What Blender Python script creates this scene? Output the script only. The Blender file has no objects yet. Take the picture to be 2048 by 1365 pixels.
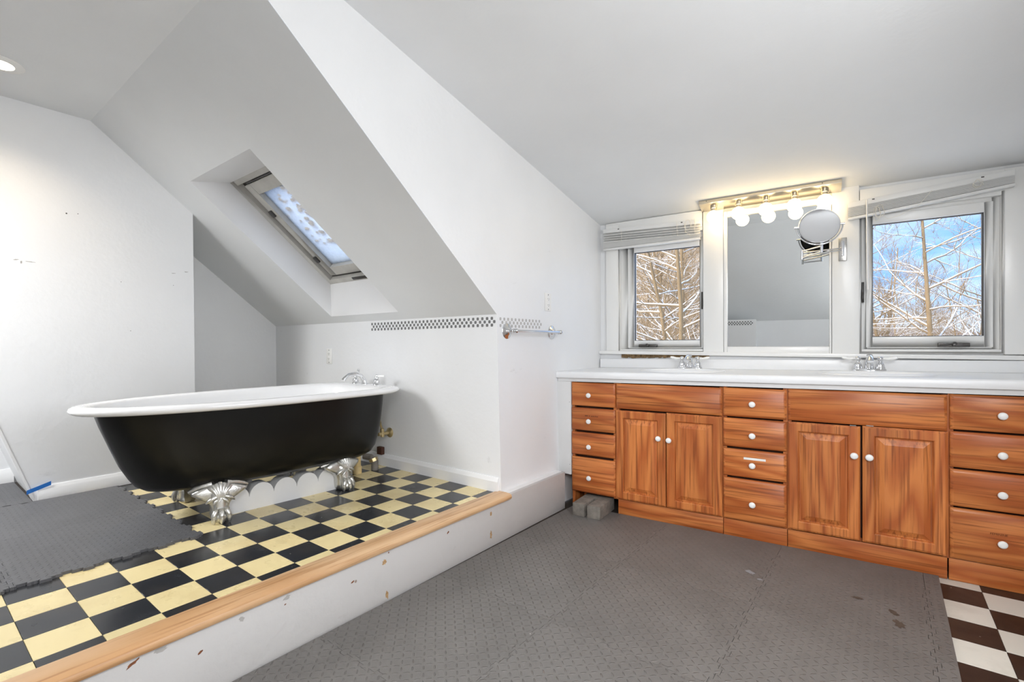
import bpy, bmesh, math, random
from mathutils import Vector, Matrix
random.seed(7)
SC = bpy.context.scene
COL = SC.collection
PI = math.pi

# ------------------------------------------------------------------ camera
cam_d = bpy.data.cameras.new('camera')
cam = bpy.data.objects.new('camera', cam_d); COL.objects.link(cam)
_R = Vector((0.77930271, 0.62662859, -0.00488765)); _U = Vector((0.00043643, 0.00725695, 0.99997357)); _F = Vector((-0.6266475, 0.77928425, -0.00538188))
CAM = Vector((1.7096, -3.5190, 1.0861))
m = Matrix((_R, _U, -_F)).transposed().to_4x4(); m.translation = CAM
cam.matrix_world = m
cam_d.sensor_width = 36.0
cam_d.lens = 971.136 / 2048 * 36.0
cam_d.shift_x = (1024 - 977.494) / 2048
cam_d.shift_y = (695.564 - 682.5) / 2048
cam_d.clip_start = 0.02; cam_d.clip_end = 400
SC.camera = cam
SC.view_settings.view_transform = 'Standard'
SC.view_settings.look = 'None'
SC.view_settings.gamma = 1.0
SC.view_settings.use_curve_mapping = False
SC.view_settings.exposure = 0.15
SC.cycles.max_bounces = 8
SC.cycles.diffuse_bounces = 4
SC.cycles.glossy_bounces = 4
SC.cycles.use_adaptive_sampling = True
SC.cycles.adaptive_threshold = 0.06
SC.cycles.transparent_max_bounces = 16
SC.cycles.sample_clamp_indirect = 6.0

# ------------------------------------------------------------------ world, sun, skylight, added fill lamps
W = bpy.data.worlds.new('sky'); SC.world = W; W.use_nodes = True
nt = W.node_tree; nt.nodes.clear()
o_ = nt.nodes.new('ShaderNodeOutputWorld'); b_ = nt.nodes.new('ShaderNodeBackground')
tc_ = nt.nodes.new('ShaderNodeTexCoord'); sx_ = nt.nodes.new('ShaderNodeSeparateXYZ'); cr_ = nt.nodes.new('ShaderNodeValToRGB')
nz_ = nt.nodes.new('ShaderNodeTexNoise'); mp_ = nt.nodes.new('ShaderNodeMapping'); mx_ = nt.nodes.new('ShaderNodeMix'); rp_ = nt.nodes.new('ShaderNodeValToRGB')
mx_.data_type = 'RGBA'
nt.links.new(tc_.outputs['Generated'], sx_.inputs[0]); nt.links.new(sx_.outputs['Z'], cr_.inputs[0])
e = cr_.color_ramp.elements
e[0].position = 0.0; e[0].color = (0.62, 0.76, 0.92, 1)
e[1].position = 0.65; e[1].color = (0.66, 0.77, 0.93, 1)
x = cr_.color_ramp.elements.new(0.10); x.color = (0.20, 0.45, 0.90, 1)
x = cr_.color_ramp.elements.new(0.26); x.color = (0.16, 0.38, 0.86, 1)
nt.links.new(tc_.outputs['Generated'], mp_.inputs[0]); mp_.inputs['Scale'].default_value = (3, 3, 16)
nt.links.new(mp_.outputs[0], nz_.inputs['Vector']); nz_.inputs['Scale'].default_value = 1.6; nz_.inputs['Detail'].default_value = 5
rp_.color_ramp.elements[0].position = 0.50; rp_.color_ramp.elements[1].position = 0.78
rp_.color_ramp.elements[1].color = (0.55, 0.55, 0.55, 1)
nt.links.new(nz_.outputs['Fac'], rp_.inputs[0]); nt.links.new(rp_.outputs[0], mx_.inputs['Factor'])
nt.links.new(cr_.outputs[0], mx_.inputs['A']); mx_.inputs['B'].default_value = (0.9, 0.93, 0.97, 1)
nt.links.new(mx_.outputs['Result'], b_.inputs['Color']); b_.inputs['Strength'].default_value = 1.45
nt.links.new(b_.outputs[0], o_.inputs[0])

def light(name, kind, loc, to=None, **kw):
    d = bpy.data.lights.new(name, kind)
    for k, v in kw.items(): setattr(d, k, v)
    o = bpy.data.objects.new(name, d); COL.objects.link(o); o.location = loc
    if to is not None:
        o.rotation_euler = (Vector(to) - Vector(loc)).to_track_quat('-Z', 'Y').to_euler()
    return o
# winter sun stands low behind the house; its light reaches the trees in front of the dormer
light('sun', 'SUN', (-6.2, -10.6, 6.6), (-0.15, -1.33, 0.30 + 1.3), energy=4.6, angle=math.radians(5.0), color=(1.0, 0.94, 0.84))
# opposite roof slope: wide skylight's daylight, then a narrow fill lamp added (openings below)
for lx_, sz_, en_ in ((-1.50, 0.74, 25), (2.14, 0.36, 36)):
    lo = light('skylight_and_fill', 'AREA', (lx_, -4.265, 1.895), (lx_, -4.265 + 0.625, 1.895 - 0.78), shape='RECTANGLE', size=sz_, size_y=0.90, energy=en_, color=(0.98, 0.99, 1.0))
    lo.data.spread = math.radians(125)
# added fill lamp in an invented, unseen opening of the wall beside the camera
light('added_side_fill', 'AREA', (2.345, -2.35, 1.50), (0.0, -2.35, 1.50), shape='RECTANGLE', size=1.10, size_y=1.0, energy=24, color=(1.0, 0.99, 0.97))
# ------------------------------------------------------------------ helpers
TH = math.atan(0.0821); CT, ST = math.cos(TH), math.sin(TH)
def V(u, w, z):                      # vanity frame (u along the window wall, w out from it) -> world
    return Vector((u * CT + w * ST, u * ST - w * CT, z))
MATS = {}
class MB:
    def __init__(s): s.v = []; s.f = []
    def add(s, vs, fs):
        n = len(s.v); s.v += [Vector(p) for p in vs]; s.f += [[i + n for i in f] for f in fs]; return s
    def box(s, x0, x1, y0, y1, z0, z1):
        if x0 > x1: x0, x1 = x1, x0
        if y0 > y1: y0, y1 = y1, y0
        if z0 > z1: z0, z1 = z1, z0
        return s.hexa([(x0, y0, z0), (x1, y0, z0), (x1, y1, z0), (x0, y1, z0), (x0, y0, z1), (x1, y0, z1), (x1, y1, z1), (x0, y1, z1)])
    def hexa(s, p):
        return s.add(p, [(0, 3, 2, 1), (4, 5, 6, 7), (0, 1, 5, 4), (1, 2, 6, 5), (2, 3, 7, 6), (3, 0, 4, 7)])
    def prism(s, poly, fn, h0, h1):     # poly ccw in 2d, fn(a,b,h)->xyz
        n = len(poly)
        vs = [fn(a, b, h0) for a, b in poly] + [fn(a, b, h1) for a, b in poly]
        fs = [tuple(range(n))[::-1], tuple(range(n, 2 * n))] + [(i, (i + 1) % n, n + (i + 1) % n, n + i) for i in range(n)]
        return s.add(vs, fs)
    def tube(s, path, r, seg=8, cap=True, flat=None):
        path = [Vector(p) for p in path]; n = len(path)
        rr = r if isinstance(r, (list, tuple)) else [r] * n
        d0 = (path[1] - path[0]).normalized()
        up = Vector((0, 0, 1)) if abs(d0.z) < 0.9 else Vector((1, 0, 0))
        a = d0.cross(up).normalized(); vs = []; fs = []
        for i, p in enumerate(path):
            d = (path[min(i + 1, n - 1)] - path[max(i - 1, 0)])
            d = d.normalized() if d.length > 1e-9 else d0
            a = (a - d * a.dot(d)); a = a.normalized() if a.length > 1e-6 else d.orthogonal().normalized()
            b = d.cross(a)
            for k in range(seg):
                t = 2 * PI * k / seg
                vs.append(p + (a * math.cos(t) + b * math.sin(t)) * rr[i])
        for i in range(n - 1):
            for k in range(seg):
                k2 = (k + 1) % seg
                fs.append((i * seg + k, i * seg + k2, (i + 1) * seg + k2, (i + 1) * seg + k))
        if cap:
            fs.append(tuple(range(seg))[::-1]); fs.append(tuple((n - 1) * seg + k for k in range(seg)))
        return s.add(vs, fs)
    def cyl(s, p0, p1, r, seg=16, r1=None): return s.tube([p0, p1], [r, r if r1 is None else r1], seg)
    def lathe(s, prof, o=(0, 0, 0), ax=(0, 0, 1), seg=24):   # prof: (r, h)
        ax = Vector(ax).normalized(); a = ax.orthogonal().normalized(); b = ax.cross(a); o = Vector(o)
        vs = []; fs = []; n = len(prof)
        for r, h in prof:
            for k in range(seg):
                t = 2 * PI * k / seg; vs.append(o + ax * h + (a * math.cos(t) + b * math.sin(t)) * max(r, 1e-5))
        for i in range(n - 1):
            for k in range(seg):
                k2 = (k + 1) % seg; fs.append((i * seg + k, i * seg + k2, (i + 1) * seg + k2, (i + 1) * seg + k))
        fs.append(tuple(range(seg))[::-1]); fs.append(tuple((n - 1) * seg + k for k in range(seg)))
        return s.add(vs, fs)
    def ball(s, c, rx, ry=None, rz=None, seg=16, rings=10, mat=None):
        ry = rx if ry is None else ry; rz = rx if rz is None else rz; c = Vector(c)
        vs = []; fs = []
        for i in range(rings + 1):
            ph = PI * i / rings; sr = max(math.sin(ph), 1e-4)
            for k in range(seg):
                t = 2 * PI * k / seg
                p = Vector((rx * sr * math.cos(t), ry * sr * math.sin(t), -rz * math.cos(ph)))
                vs.append(c + (mat @ p if mat else p))
        for i in range(rings):
            for k in range(seg):
                k2 = (k + 1) % seg; fs.append((i * seg + k, i * seg + k2, (i + 1) * seg + k2, (i + 1) * seg + k))
        return s.add(vs, fs)
    def loft(s, rings, cap0=False, cap1=False):
        n = len(rings[0]); vs = [p for r in rings for p in r]; fs = []
        for i in range(len(rings) - 1):
            for k in range(n):
                k2 = (k + 1) % n; fs.append((i * n + k, i * n + k2, (i + 1) * n + k2, (i + 1) * n + k))
        if cap0: fs.append(tuple(range(n))[::-1])
        if cap1: fs.append(tuple((len(rings) - 1) * n + k for k in range(n)))
        return s.add(vs, fs)
    def mesh(s, name, off=(0, 0, 0), bevel=0, smooth=None, segs=2, fix=True):
        me = bpy.data.meshes.new(name); off = Vector(off)
        me.from_pydata([tuple(p - off) for p in s.v], [], s.f)
        if bevel or fix:
            bm = bmesh.new(); bm.from_mesh(me)
            if bevel:
                bmesh.ops.remove_doubles(bm, verts=bm.verts, dist=1e-6)
                ed = [e for e in bm.edges if len(e.link_faces) == 2 and e.calc_face_angle(0) > 0.6]
                bmesh.ops.bevel(bm, geom=ed, offset=bevel, offset_type='OFFSET', segments=segs, profile=0.5, affect='EDGES', clamp_overlap=True)
            bmesh.ops.recalc_face_normals(bm, faces=bm.faces)
            bm.to_mesh(me); bm.free()
        if smooth is None: smooth = bool(bevel)
        if smooth:
            for p in me.polygons: p.use_smooth = True
            try: me.set_sharp_from_angle(angle=math.radians(40 if smooth is True else smooth))
            except Exception: pass
        me.validate()
        return me

def link(name, me, mat, parent=None, loc=(0, 0, 0), rz=0.0):
    o = bpy.data.objects.new(name, me); COL.objects.link(o)
    if mat and not me.materials: me.materials.append(mat)
    if parent: o.parent = parent
    o.location = loc
    if rz: o.rotation_euler = (0, 0, rz)
    return o
def tag(o, label=None, cat=None, group=None, kind=None):
    if label: o['label'] = label
    if cat: o['category'] = cat
    if group: o['group'] = group
    if kind: o['kind'] = kind
    return o
class Thing:
    """an Empty at the base of a thing; parts are built in frame coordinates (world, or vanity: x=u, y=-w)"""
    def __init__(s, name, label, cat, base, vanity=False, group=None, kind=None):
        s.base = Vector(base)
        s.o = bpy.data.objects.new(name, None); COL.objects.link(s.o); s.o.empty_display_size = 0.05
        if vanity:
            s.o.location = V(base[0], -base[1], base[2]); s.o.rotation_euler = (0, 0, TH)
        else: s.o.location = base
        tag(s.o, label, cat, group, kind)
    def part(s, name, mb, mat, parent=None, bevel=0, smooth=None, at=None, segs=2, label=None):
        par = parent or s.o
        org = Vector(at) if at is not None else (s.base if parent is None else Vector(parent.get('_o', tuple(s.base))))
        pbase = s.base if parent is None else Vector(parent['_o'])
        o = link(name, mb.mesh(name, org, bevel, smooth, segs), mat, par, org - pbase)
        o['_o'] = tuple(org)
        if label: o['label'] = label
        return o
def strip_tags():
    for o in bpy.data.objects:
        if '_o' in o: del o['_o']

def holes_face(outer, holes):
    """triangulated planar face with holes -> (verts2d, tris)"""
    bm = bmesh.new(); ed = []
    for loop in [outer] + holes:
        vs = [bm.verts.new((a, b, 0)) for a, b in loop]
        for i in range(len(vs)): ed.append(bm.edges.new((vs[i], vs[(i + 1) % len(vs)])))
    bmesh.ops.triangle_fill(bm, use_beauty=True, use_dissolve=False, edges=ed)
    bm.verts.index_update()
    v = [(p.co.x, p.co.y) for p in bm.verts]; f = [[q.index for q in t.verts] for t in bm.faces]
    bm.free(); return v, f
def wall(name, outer, fn, mat, holes=(), thick=0.0, parent=None):
    """planar wall from a 2d outline; fn(a,b,d)->xyz, d = depth behind the face"""
    v, f = holes_face(list(outer), [list(h) for h in holes])
    mb = MB(); mb.add([fn(a, b, 0) for a, b in v], f)
    o = link(name, mb.mesh(name, fix=False), mat, parent)
    if not parent: o['kind'] = 'structure'
    return o
# ------------------------------------------------------------------ materials
def new_mat(name):
    m = bpy.data.materials.new(name); m.use_nodes = True
    t = m.node_tree; b = t.nodes['Principled BSDF']; MATS[name] = m
    return m, t, b
def N(t, typ, **kw):
    n = t.nodes.new(typ)
    for k, v in kw.items():
        if k.startswith('i_'):
            n.inputs[k[2:].replace('_', ' ')].default_value = v
        else: setattr(n, k, v)
    return n
def lin(c):
    return tuple(((x / 255) / 12.92 if x / 255 <= 0.04045 else ((x / 255 + 0.055) / 1.055) ** 2.4) for x in c) + (1,)
def plain(name, rgb, rough=0.5, metal=0.0, noise=0.0, nscale=8, bump=0.0, bscale=60, spec=None, coat=0.0):
    m, t, b = new_mat(name); c = lin(rgb)
    b.inputs['Base Color'].default_value = c; b.inputs['Roughness'].default_value = rough; b.inputs['Metallic'].default_value = metal
    if spec is not None: b.inputs['Specular IOR Level'].default_value = spec
    if coat: b.inputs['Coat Weight'].default_value = coat; b.inputs['Coat Roughness'].default_value = 0.1
    tc = N(t, 'ShaderNodeTexCoord')
    if noise:
        n = N(t, 'ShaderNodeTexNoise', i_Scale=nscale, i_Detail=5.0); t.links.new(tc.outputs['Object'], n.inputs['Vector'])
        mx = N(t, 'ShaderNodeMix', data_type='RGBA'); r = N(t, 'ShaderNodeMapRange'); r.inputs[1].default_value = 0.3; r.inputs[2].default_value = 0.7
        t.links.new(n.outputs['Fac'], r.inputs[0]); t.links.new(r.outputs[0], mx.inputs['Factor'])
        mx.inputs['A'].default_value = tuple(x * (1 - noise) for x in c[:3]) + (1,); mx.inputs['B'].default_value = tuple(min(1, x * (1 + noise)) for x in c[:3]) + (1,)
        t.links.new(mx.outputs['Result'], b.inputs['Base Color'])
    if bump:
        n2 = N(t, 'ShaderNodeTexNoise', i_Scale=bscale, i_Detail=4.0); t.links.new(tc.outputs['Object'], n2.inputs['Vector'])
        bp = N(t, 'ShaderNodeBump', i_Strength=bump, i_Distance=0.01); t.links.new(n2.outputs['Fac'], bp.inputs['Height']); t.links.new(bp.outputs[0], b.inputs['Normal'])
    return m
def paint(name, rgb, rough=0.5, marks=0.0, mark_rgb=(90, 80, 70), mscale=3.0, bump=0.06):
    """painted surface with roller texture, faint smudges and small nail marks"""
    m, t, b = new_mat(name); c = lin(rgb)
    b.inputs['Roughness'].default_value = rough
    tc = N(t, 'ShaderNodeTexCoord')
    n = N(t, 'ShaderNodeTexNoise', i_Scale=2.2, i_Detail=6.0); t.links.new(tc.outputs['Object'], n.inputs['Vector'])
    r = N(t, 'ShaderNodeMapRange'); r.inputs[1].default_value = 0.3; r.inputs[2].default_value = 0.7
    t.links.new(n.outputs['Fac'], r.inputs[0])
    mx = N(t, 'ShaderNodeMix', data_type='RGBA'); t.links.new(r.outputs[0], mx.inputs['Factor'])
    mx.inputs['A'].default_value = tuple(x * 0.955 for x in c[:3]) + (1,); mx.inputs['B'].default_value = c
    last = mx.outputs['Result']
    if marks:
        vo = N(t, 'ShaderNodeTexVoronoi', i_Scale=mscale, i_Randomness=1.0); t.links.new(tc.outputs['Object'], vo.inputs['Vector'])
        rr = N(t, 'ShaderNodeMapRange'); rr.inputs[1].default_value = 0.014 * mscale / 3; rr.inputs[2].default_value = 0.022 * mscale / 3; rr.inputs[3].default_value = marks; rr.inputs[4].default_value = 0
        t.links.new(vo.outputs['Distance'], rr.inputs[0])
        m2 = N(t, 'ShaderNodeMix', data_type='RGBA'); t.links.new(rr.outputs[0], m2.inputs['Factor']); t.links.new(last, m2.inputs['A']); m2.inputs['B'].default_value = lin(mark_rgb); last = m2.outputs['Result']
        sn = N(t, 'ShaderNodeTexNoise', i_Scale=9.0, i_Detail=8.0); sn.inputs['Roughness'].default_value = 0.7
        mpp = N(t, 'ShaderNodeMapping'); mpp.inputs['Scale'].default_value = (1, 0.35, 1); t.links.new(tc.outputs['Object'], mpp.inputs[0]); t.links.new(mpp.outputs[0], sn.inputs['Vector'])
        r3 = N(t, 'ShaderNodeMapRange'); r3.inputs[1].default_value = 0.66; r3.inputs[2].default_value = 0.76; r3.inputs[4].default_value = marks * 0.35; t.links.new(sn.outputs['Fac'], r3.inputs[0])
        m3 = N(t, 'ShaderNodeMix', data_type='RGBA'); t.links.new(r3.outputs[0], m3.inputs['Factor']); t.links.new(last, m3.inputs['A']); m3.inputs['B'].default_value = lin(mark_rgb); last = m3.outputs['Result']
    t.links.new(last, b.inputs['Base Color'])
    n2 = N(t, 'ShaderNodeTexNoise', i_Scale=35.0, i_Detail=6.0); t.links.new(tc.outputs['Object'], n2.inputs['Vector'])
    bp = N(t, 'ShaderNodeBump', i_Strength=bump, i_Distance=0.02); t.links.new(n2.outputs['Fac'], bp.inputs['Height']); t.links.new(bp.outputs[0], b.inputs['Normal'])
    return m
def oak(name, axis, c0, c1, c2, ring=7.0):
    """oiled red oak: contour rings of a stretched noise give the cathedral figure, fine streaks the pores"""
    m, t, b = new_mat(name); b.inputs['Roughness'].default_value = 0.38
    b.inputs['Specular IOR Level'].default_value = 0.45
    tc = N(t, 'ShaderNodeTexCoord'); oi = N(t, 'ShaderNodeObjectInfo')
    mul = N(t, 'ShaderNodeMath', operation='MULTIPLY'); mul.inputs[1].default_value = 37.0; t.links.new(oi.outputs['Random'], mul.inputs[0])
    cm = N(t, 'ShaderNodeCombineXYZ'); [t.links.new(mul.outputs[0], cm.inputs[i]) for i in range(3)]
    ad = N(t, 'ShaderNodeVectorMath', operation='ADD'); t.links.new(tc.outputs['Object'], ad.inputs[0]); t.links.new(cm.outputs[0], ad.inputs[1])
    def streak(lo, hi, scale, detail):
        mp = N(t, 'ShaderNodeMapping'); s = [hi, hi, hi]; s[axis] = lo; mp.inputs['Scale'].default_value = s
        t.links.new(ad.outputs[0], mp.inputs[0]); n = N(t, 'ShaderNodeTexNoise', i_Scale=scale, i_Detail=detail); t.links.new(mp.outputs[0], n.inputs['Vector']); return n
    big = streak(0.8, 6.5, 1.0, 1.5)
    k = N(t, 'ShaderNodeMath', operation='MULTIPLY'); k.inputs[1].default_value = ring; t.links.new(big.outputs['Fac'], k.inputs[0])
    fr = N(t, 'ShaderNodeMath', operation='PINGPONG'); fr.inputs[1].default_value = 1.0; t.links.new(k.outputs[0], fr.inputs[0])
    fine = streak(3.0, 95.0, 1.0, 3.0)
    tone = streak(0.5, 2.0, 1.3, 1.0)
    r1 = N(t, 'ShaderNodeValToRGB'); t.links.new(fr.outputs[0], r1.inputs[0])
    r1.color_ramp.elements[0].color = lin(c0); r1.color_ramp.elements[0].position = 0.15; r1.color_ramp.elements[1].color = lin(c1); r1.color_ramp.elements[1].position = 0.9
    m1 = N(t, 'ShaderNodeMix', data_type='RGBA'); rf = N(t, 'ShaderNodeMapRange'); rf.inputs[1].default_value = 0.50; rf.inputs[2].default_value = 0.68; rf.inputs[4].default_value = 0.8
    t.links.new(fine.outputs['Fac'], rf.inputs[0]); t.links.new(rf.outputs[0], m1.inputs['Factor']); t.links.new(r1.outputs[0], m1.inputs['A']); m1.inputs['B'].default_value = lin(c2)
    m2 = N(t, 'ShaderNodeMix', data_type='RGBA', blend_type='MULTIPLY'); m2.inputs['Factor'].default_value = 0.5
    rt = N(t, 'ShaderNodeMapRange'); rt.inputs[1].default_value = 0.35; rt.inputs[2].default_value = 0.65; rt.inputs[3].default_value = 0.72; rt.inputs[4].default_value = 1.15
    t.links.new(tone.outputs['Fac'], rt.inputs[0]); t.links.new(m1.outputs['Result'], m2.inputs['A']); t.links.new(rt.outputs[0], m2.inputs['B'])
    t.links.new(m2.outputs['Result'], b.inputs['Base Color'])
    bp = N(t, 'ShaderNodeBump', i_Strength=0.08, i_Distance=0.004); t.links.new(fine.outputs['Fac'], bp.inputs['Height']); t.links.new(bp.outputs[0], b.inputs['Normal'])
    return m
def tread(name, rgb, pitch, lw, ll):
    """foam mat with raised diamond-plate lozenges turned alternately"""
    m, t, b = new_mat(name); c = lin(rgb); b.inputs['Roughness'].default_value = 0.52
    tc = N(t, 'ShaderNodeTexCoord')
    mp = N(t, 'ShaderNodeMapping'); mp.inputs['Scale'].default_value = (1 / pitch, 1 / pitch, 0); t.links.new(tc.outputs['Object'], mp.inputs[0])
    sp = N(t, 'ShaderNodeSeparateXYZ'); t.links.new(mp.outputs[0], sp.inputs[0])
    def M(op, a, bb=None, cc=None):
        n = N(t, 'ShaderNodeMath', operation=op)
        for i, q in enumerate((a, bb, cc)):
            if q is None: continue
            if isinstance(q, (int, float)): n.inputs[i].default_value = q
            else: t.links.new(q, n.inputs[i])
        return n.outputs[0]
    x, y = sp.outputs[0], sp.outputs[1]
    fx = M('FLOOR', x); fy = M('FLOOR', y)
    lx = M('SUBTRACT', M('SUBTRACT', x, fx), 0.5); ly = M('SUBTRACT', M('SUBTRACT', y, fy), 0.5)
    par = M('MODULO', M('ADD', M('ADD', fx, fy), 2000.0), 2.0)
    sg = M('SUBTRACT', M('MULTIPLY', par, 2.0), 1.0)
    a = M('MULTIPLY', M('ADD', lx, M('MULTIPLY', ly, sg)), 0.7071)
    bb = M('MULTIPLY', M('SUBTRACT', ly, M('MULTIPLY', lx, sg)), 0.7071)
    dist = M('ADD', M('POWER', M('DIVIDE', a, ll), 2.0), M('POWER', M('DIVIDE', bb, lw), 2.0))
    hgt = M('MAXIMUM', M('SUBTRACT', 1.0, dist), 0.0)
    n = N(t, 'ShaderNodeTexNoise', i_Scale=2.6, i_Detail=7.0); n.inputs['Roughness'].default_value = 0.65; t.links.new(tc.outputs['Object'], n.inputs['Vector'])
    oi = N(t, 'ShaderNodeObjectInfo')
    r = N(t, 'ShaderNodeMapRange'); r.inputs[1].default_value = 0.3; r.inputs[2].default_value = 0.72; t.links.new(n.outputs['Fac'], r.inputs[0])
    mx = N(t, 'ShaderNodeMix', data_type='RGBA'); t.links.new(r.outputs[0], mx.inputs['Factor'])
    mx.inputs['A'].default_value = tuple(q * 0.82 for q in c[:3]) + (1,); mx.inputs['B'].default_value = tuple(q * 1.15 for q in c[:3]) + (1,)
    # white lint and grit
    vo = N(t, 'ShaderNodeTexVoronoi', i_Scale=8.0); t.links.new(tc.outputs['Object'], vo.inputs['Vector'])
    rr = N(t, 'ShaderNodeMapRange'); rr.inputs[1].default_value = 0.018; rr.inputs[2].default_value = 0.03; rr.inputs[3].default_value = 0.75; rr.inputs[4].default_value = 0.0
    t.links.new(vo.outputs['Distance'], rr.inputs[0])
    sc = N(t, 'ShaderNodeSeparateXYZ'); t.links.new(vo.outputs['Color'], sc.inputs[0])
    g = M('MULTIPLY', rr.outputs[0], M('GREATER_THAN', sc.outputs[0], 0.72))
    m2 = N(t, 'ShaderNodeMix', data_type='RGBA'); t.links.new(g, m2.inputs['Factor']); t.links.new(mx.outputs['Result'], m2.inputs['A']); m2.inputs['B'].default_value = lin((205, 200, 195))
    m4 = N(t, 'ShaderNodeMix', data_type='RGBA'); t.links.new(M('MULTIPLY', hgt, 0.28), m4.inputs['Factor']); t.links.new(m2.outputs['Result'], m4.inputs['A']); m4.inputs['B'].default_value = tuple(min(1, q * 1.9) for q in c[:3]) + (1,)
    t.links.new(m4.outputs['Result'], b.inputs['Base Color'])
    fn = N(t, 'ShaderNodeTexNoise', i_Scale=260.0, i_Detail=2.0); t.links.new(tc.outputs['Object'], fn.inputs['Vector'])
    hh = M('ADD', hgt, M('MULTIPLY', fn.outputs['Fac'], 0.15))
    bp = N(t, 'ShaderNodeBump', i_Strength=1.0, i_Distance=0.0042); t.links.new(hh, bp.inputs['Height']); t.links.new(bp.outputs[0], b.inputs['Normal'])
    return m
def vinyl(name, rgb, rough=0.22, dirt=(60, 50, 40), amt=0.25):
    m, t, b = new_mat(name); c = lin(rgb); b.inputs['Roughness'].default_value = rough
    g = N(t, 'ShaderNodeNewGeometry'); oi = N(t, 'ShaderNodeObjectInfo')
    n = N(t, 'ShaderNodeTexNoise', i_Scale=5.0, i_Detail=8.0); n.inputs['Roughness'].default_value = 0.65; t.links.new(g.outputs['Position'], n.inputs['Vector'])
    r = N(t, 'ShaderNodeMapRange'); r.inputs[1].default_value = 0.48; r.inputs[2].default_value = 0.8; r.inputs[4].default_value = amt; t.links.new(n.outputs['Fac'], r.inputs[0])
    mx = N(t, 'ShaderNodeMix', data_type='RGBA'); t.links.new(r.outputs[0], mx.inputs['Factor']); mx.inputs['B'].default_value = lin(dirt)
    hv = N(t, 'ShaderNodeMapRange'); hv.inputs[3].default_value = 0.88; hv.inputs[4].default_value = 1.08; t.links.new(oi.outputs['Random'], hv.inputs[0])
    m0 = N(t, 'ShaderNodeMix', data_type='RGBA', blend_type='MULTIPLY'); m0.inputs['Factor'].default_value = 1.0; m0.inputs['A'].default_value = c; t.links.new(hv.outputs[0], m0.inputs['B'])
    t.links.new(m0.outputs['Result'], mx.inputs['A']); 
    n3 = N(t, 'ShaderNodeTexVoronoi', i_Scale=26.0); t.links.new(g.outputs['Position'], n3.inputs['Vector'])
    r3 = N(t, 'ShaderNodeMapRange'); r3.inputs[1].default_value = 0.05; r3.inputs[2].default_value = 0.08; r3.inputs[3].default_value = 0.5; r3.inputs[4].default_value = 0.0; t.links.new(n3.outputs['Distance'], r3.inputs[0])
    sc = N(t, 'ShaderNodeSeparateXYZ'); t.links.new(n3.outputs['Color'], sc.inputs[0]); gt = N(t, 'ShaderNodeMath', operation='GREATER_THAN'); gt.inputs[1].default_value = 0.88; t.links.new(sc.outputs[0], gt.inputs[0])
    ml = N(t, 'ShaderNodeMath', operation='MULTIPLY'); t.links.new(gt.outputs[0], ml.inputs[0]); t.links.new(r3.outputs[0], ml.inputs[1])
    m3 = N(t, 'ShaderNodeMix', data_type='RGBA'); t.links.new(ml.outputs[0], m3.inputs['Factor']); t.links.new(mx.outputs['Result'], m3.inputs['A']); m3.inputs['B'].default_value = lin((200, 198, 190))
    t.links.new(m3.outputs['Result'], b.inputs['Base Color'])
    n2 = N(t, 'ShaderNodeTexNoise', i_Scale=14.0, i_Detail=4.0); t.links.new(g.outputs['Position'], n2.inputs['Vector'])
    r2 = N(t, 'ShaderNodeMapRange'); r2.inputs[3].default_value = rough * 0.7; r2.inputs[4].default_value = rough * 1.7; t.links.new(n2.outputs['Fac'], r2.inputs[0]); t.links.new(r2.outputs[0], b.inputs['Roughness'])
    bp = N(t, 'ShaderNodeBump', i_Strength=0.05, i_Distance=0.01); t.links.new(n2.outputs['Fac'], bp.inputs['Height']); t.links.new(bp.outputs[0], b.inputs['Normal'])
    return m
def glass(name, tint=(1, 1, 1), gloss=0.06):
    m = bpy.data.materials.new(name); m.use_nodes = True; t = m.node_tree; t.nodes.clear(); MATS[name] = m
    o = N(t, 'ShaderNodeOutputMaterial'); a = N(t, 'ShaderNodeBsdfTransparent'); g = N(t, 'ShaderNodeBsdfGlossy'); mx = N(t, 'ShaderNodeMixShader')
    a.inputs[0].default_value = tint + (1,); g.inputs['Roughness'].default_value = 0.02; mx.inputs[0].default_value = gloss
    t.links.new(a.outputs[0], mx.inputs[1]); t.links.new(g.outputs[0], mx.inputs[2]); t.links.new(mx.outputs[0], o.inputs[0]); return m
def emit(name, col, strength):
    m = bpy.data.materials.new(name); m.use_nodes = True; t = m.node_tree; t.nodes.clear(); MATS[name] = m
    o = N(t, 'ShaderNodeOutputMaterial'); e = N(t, 'ShaderNodeEmission'); e.inputs[0].default_value = col + (1,); e.inputs[1].default_value = strength
    t.links.new(e.outputs[0], o.inputs[0]); return m
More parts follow.
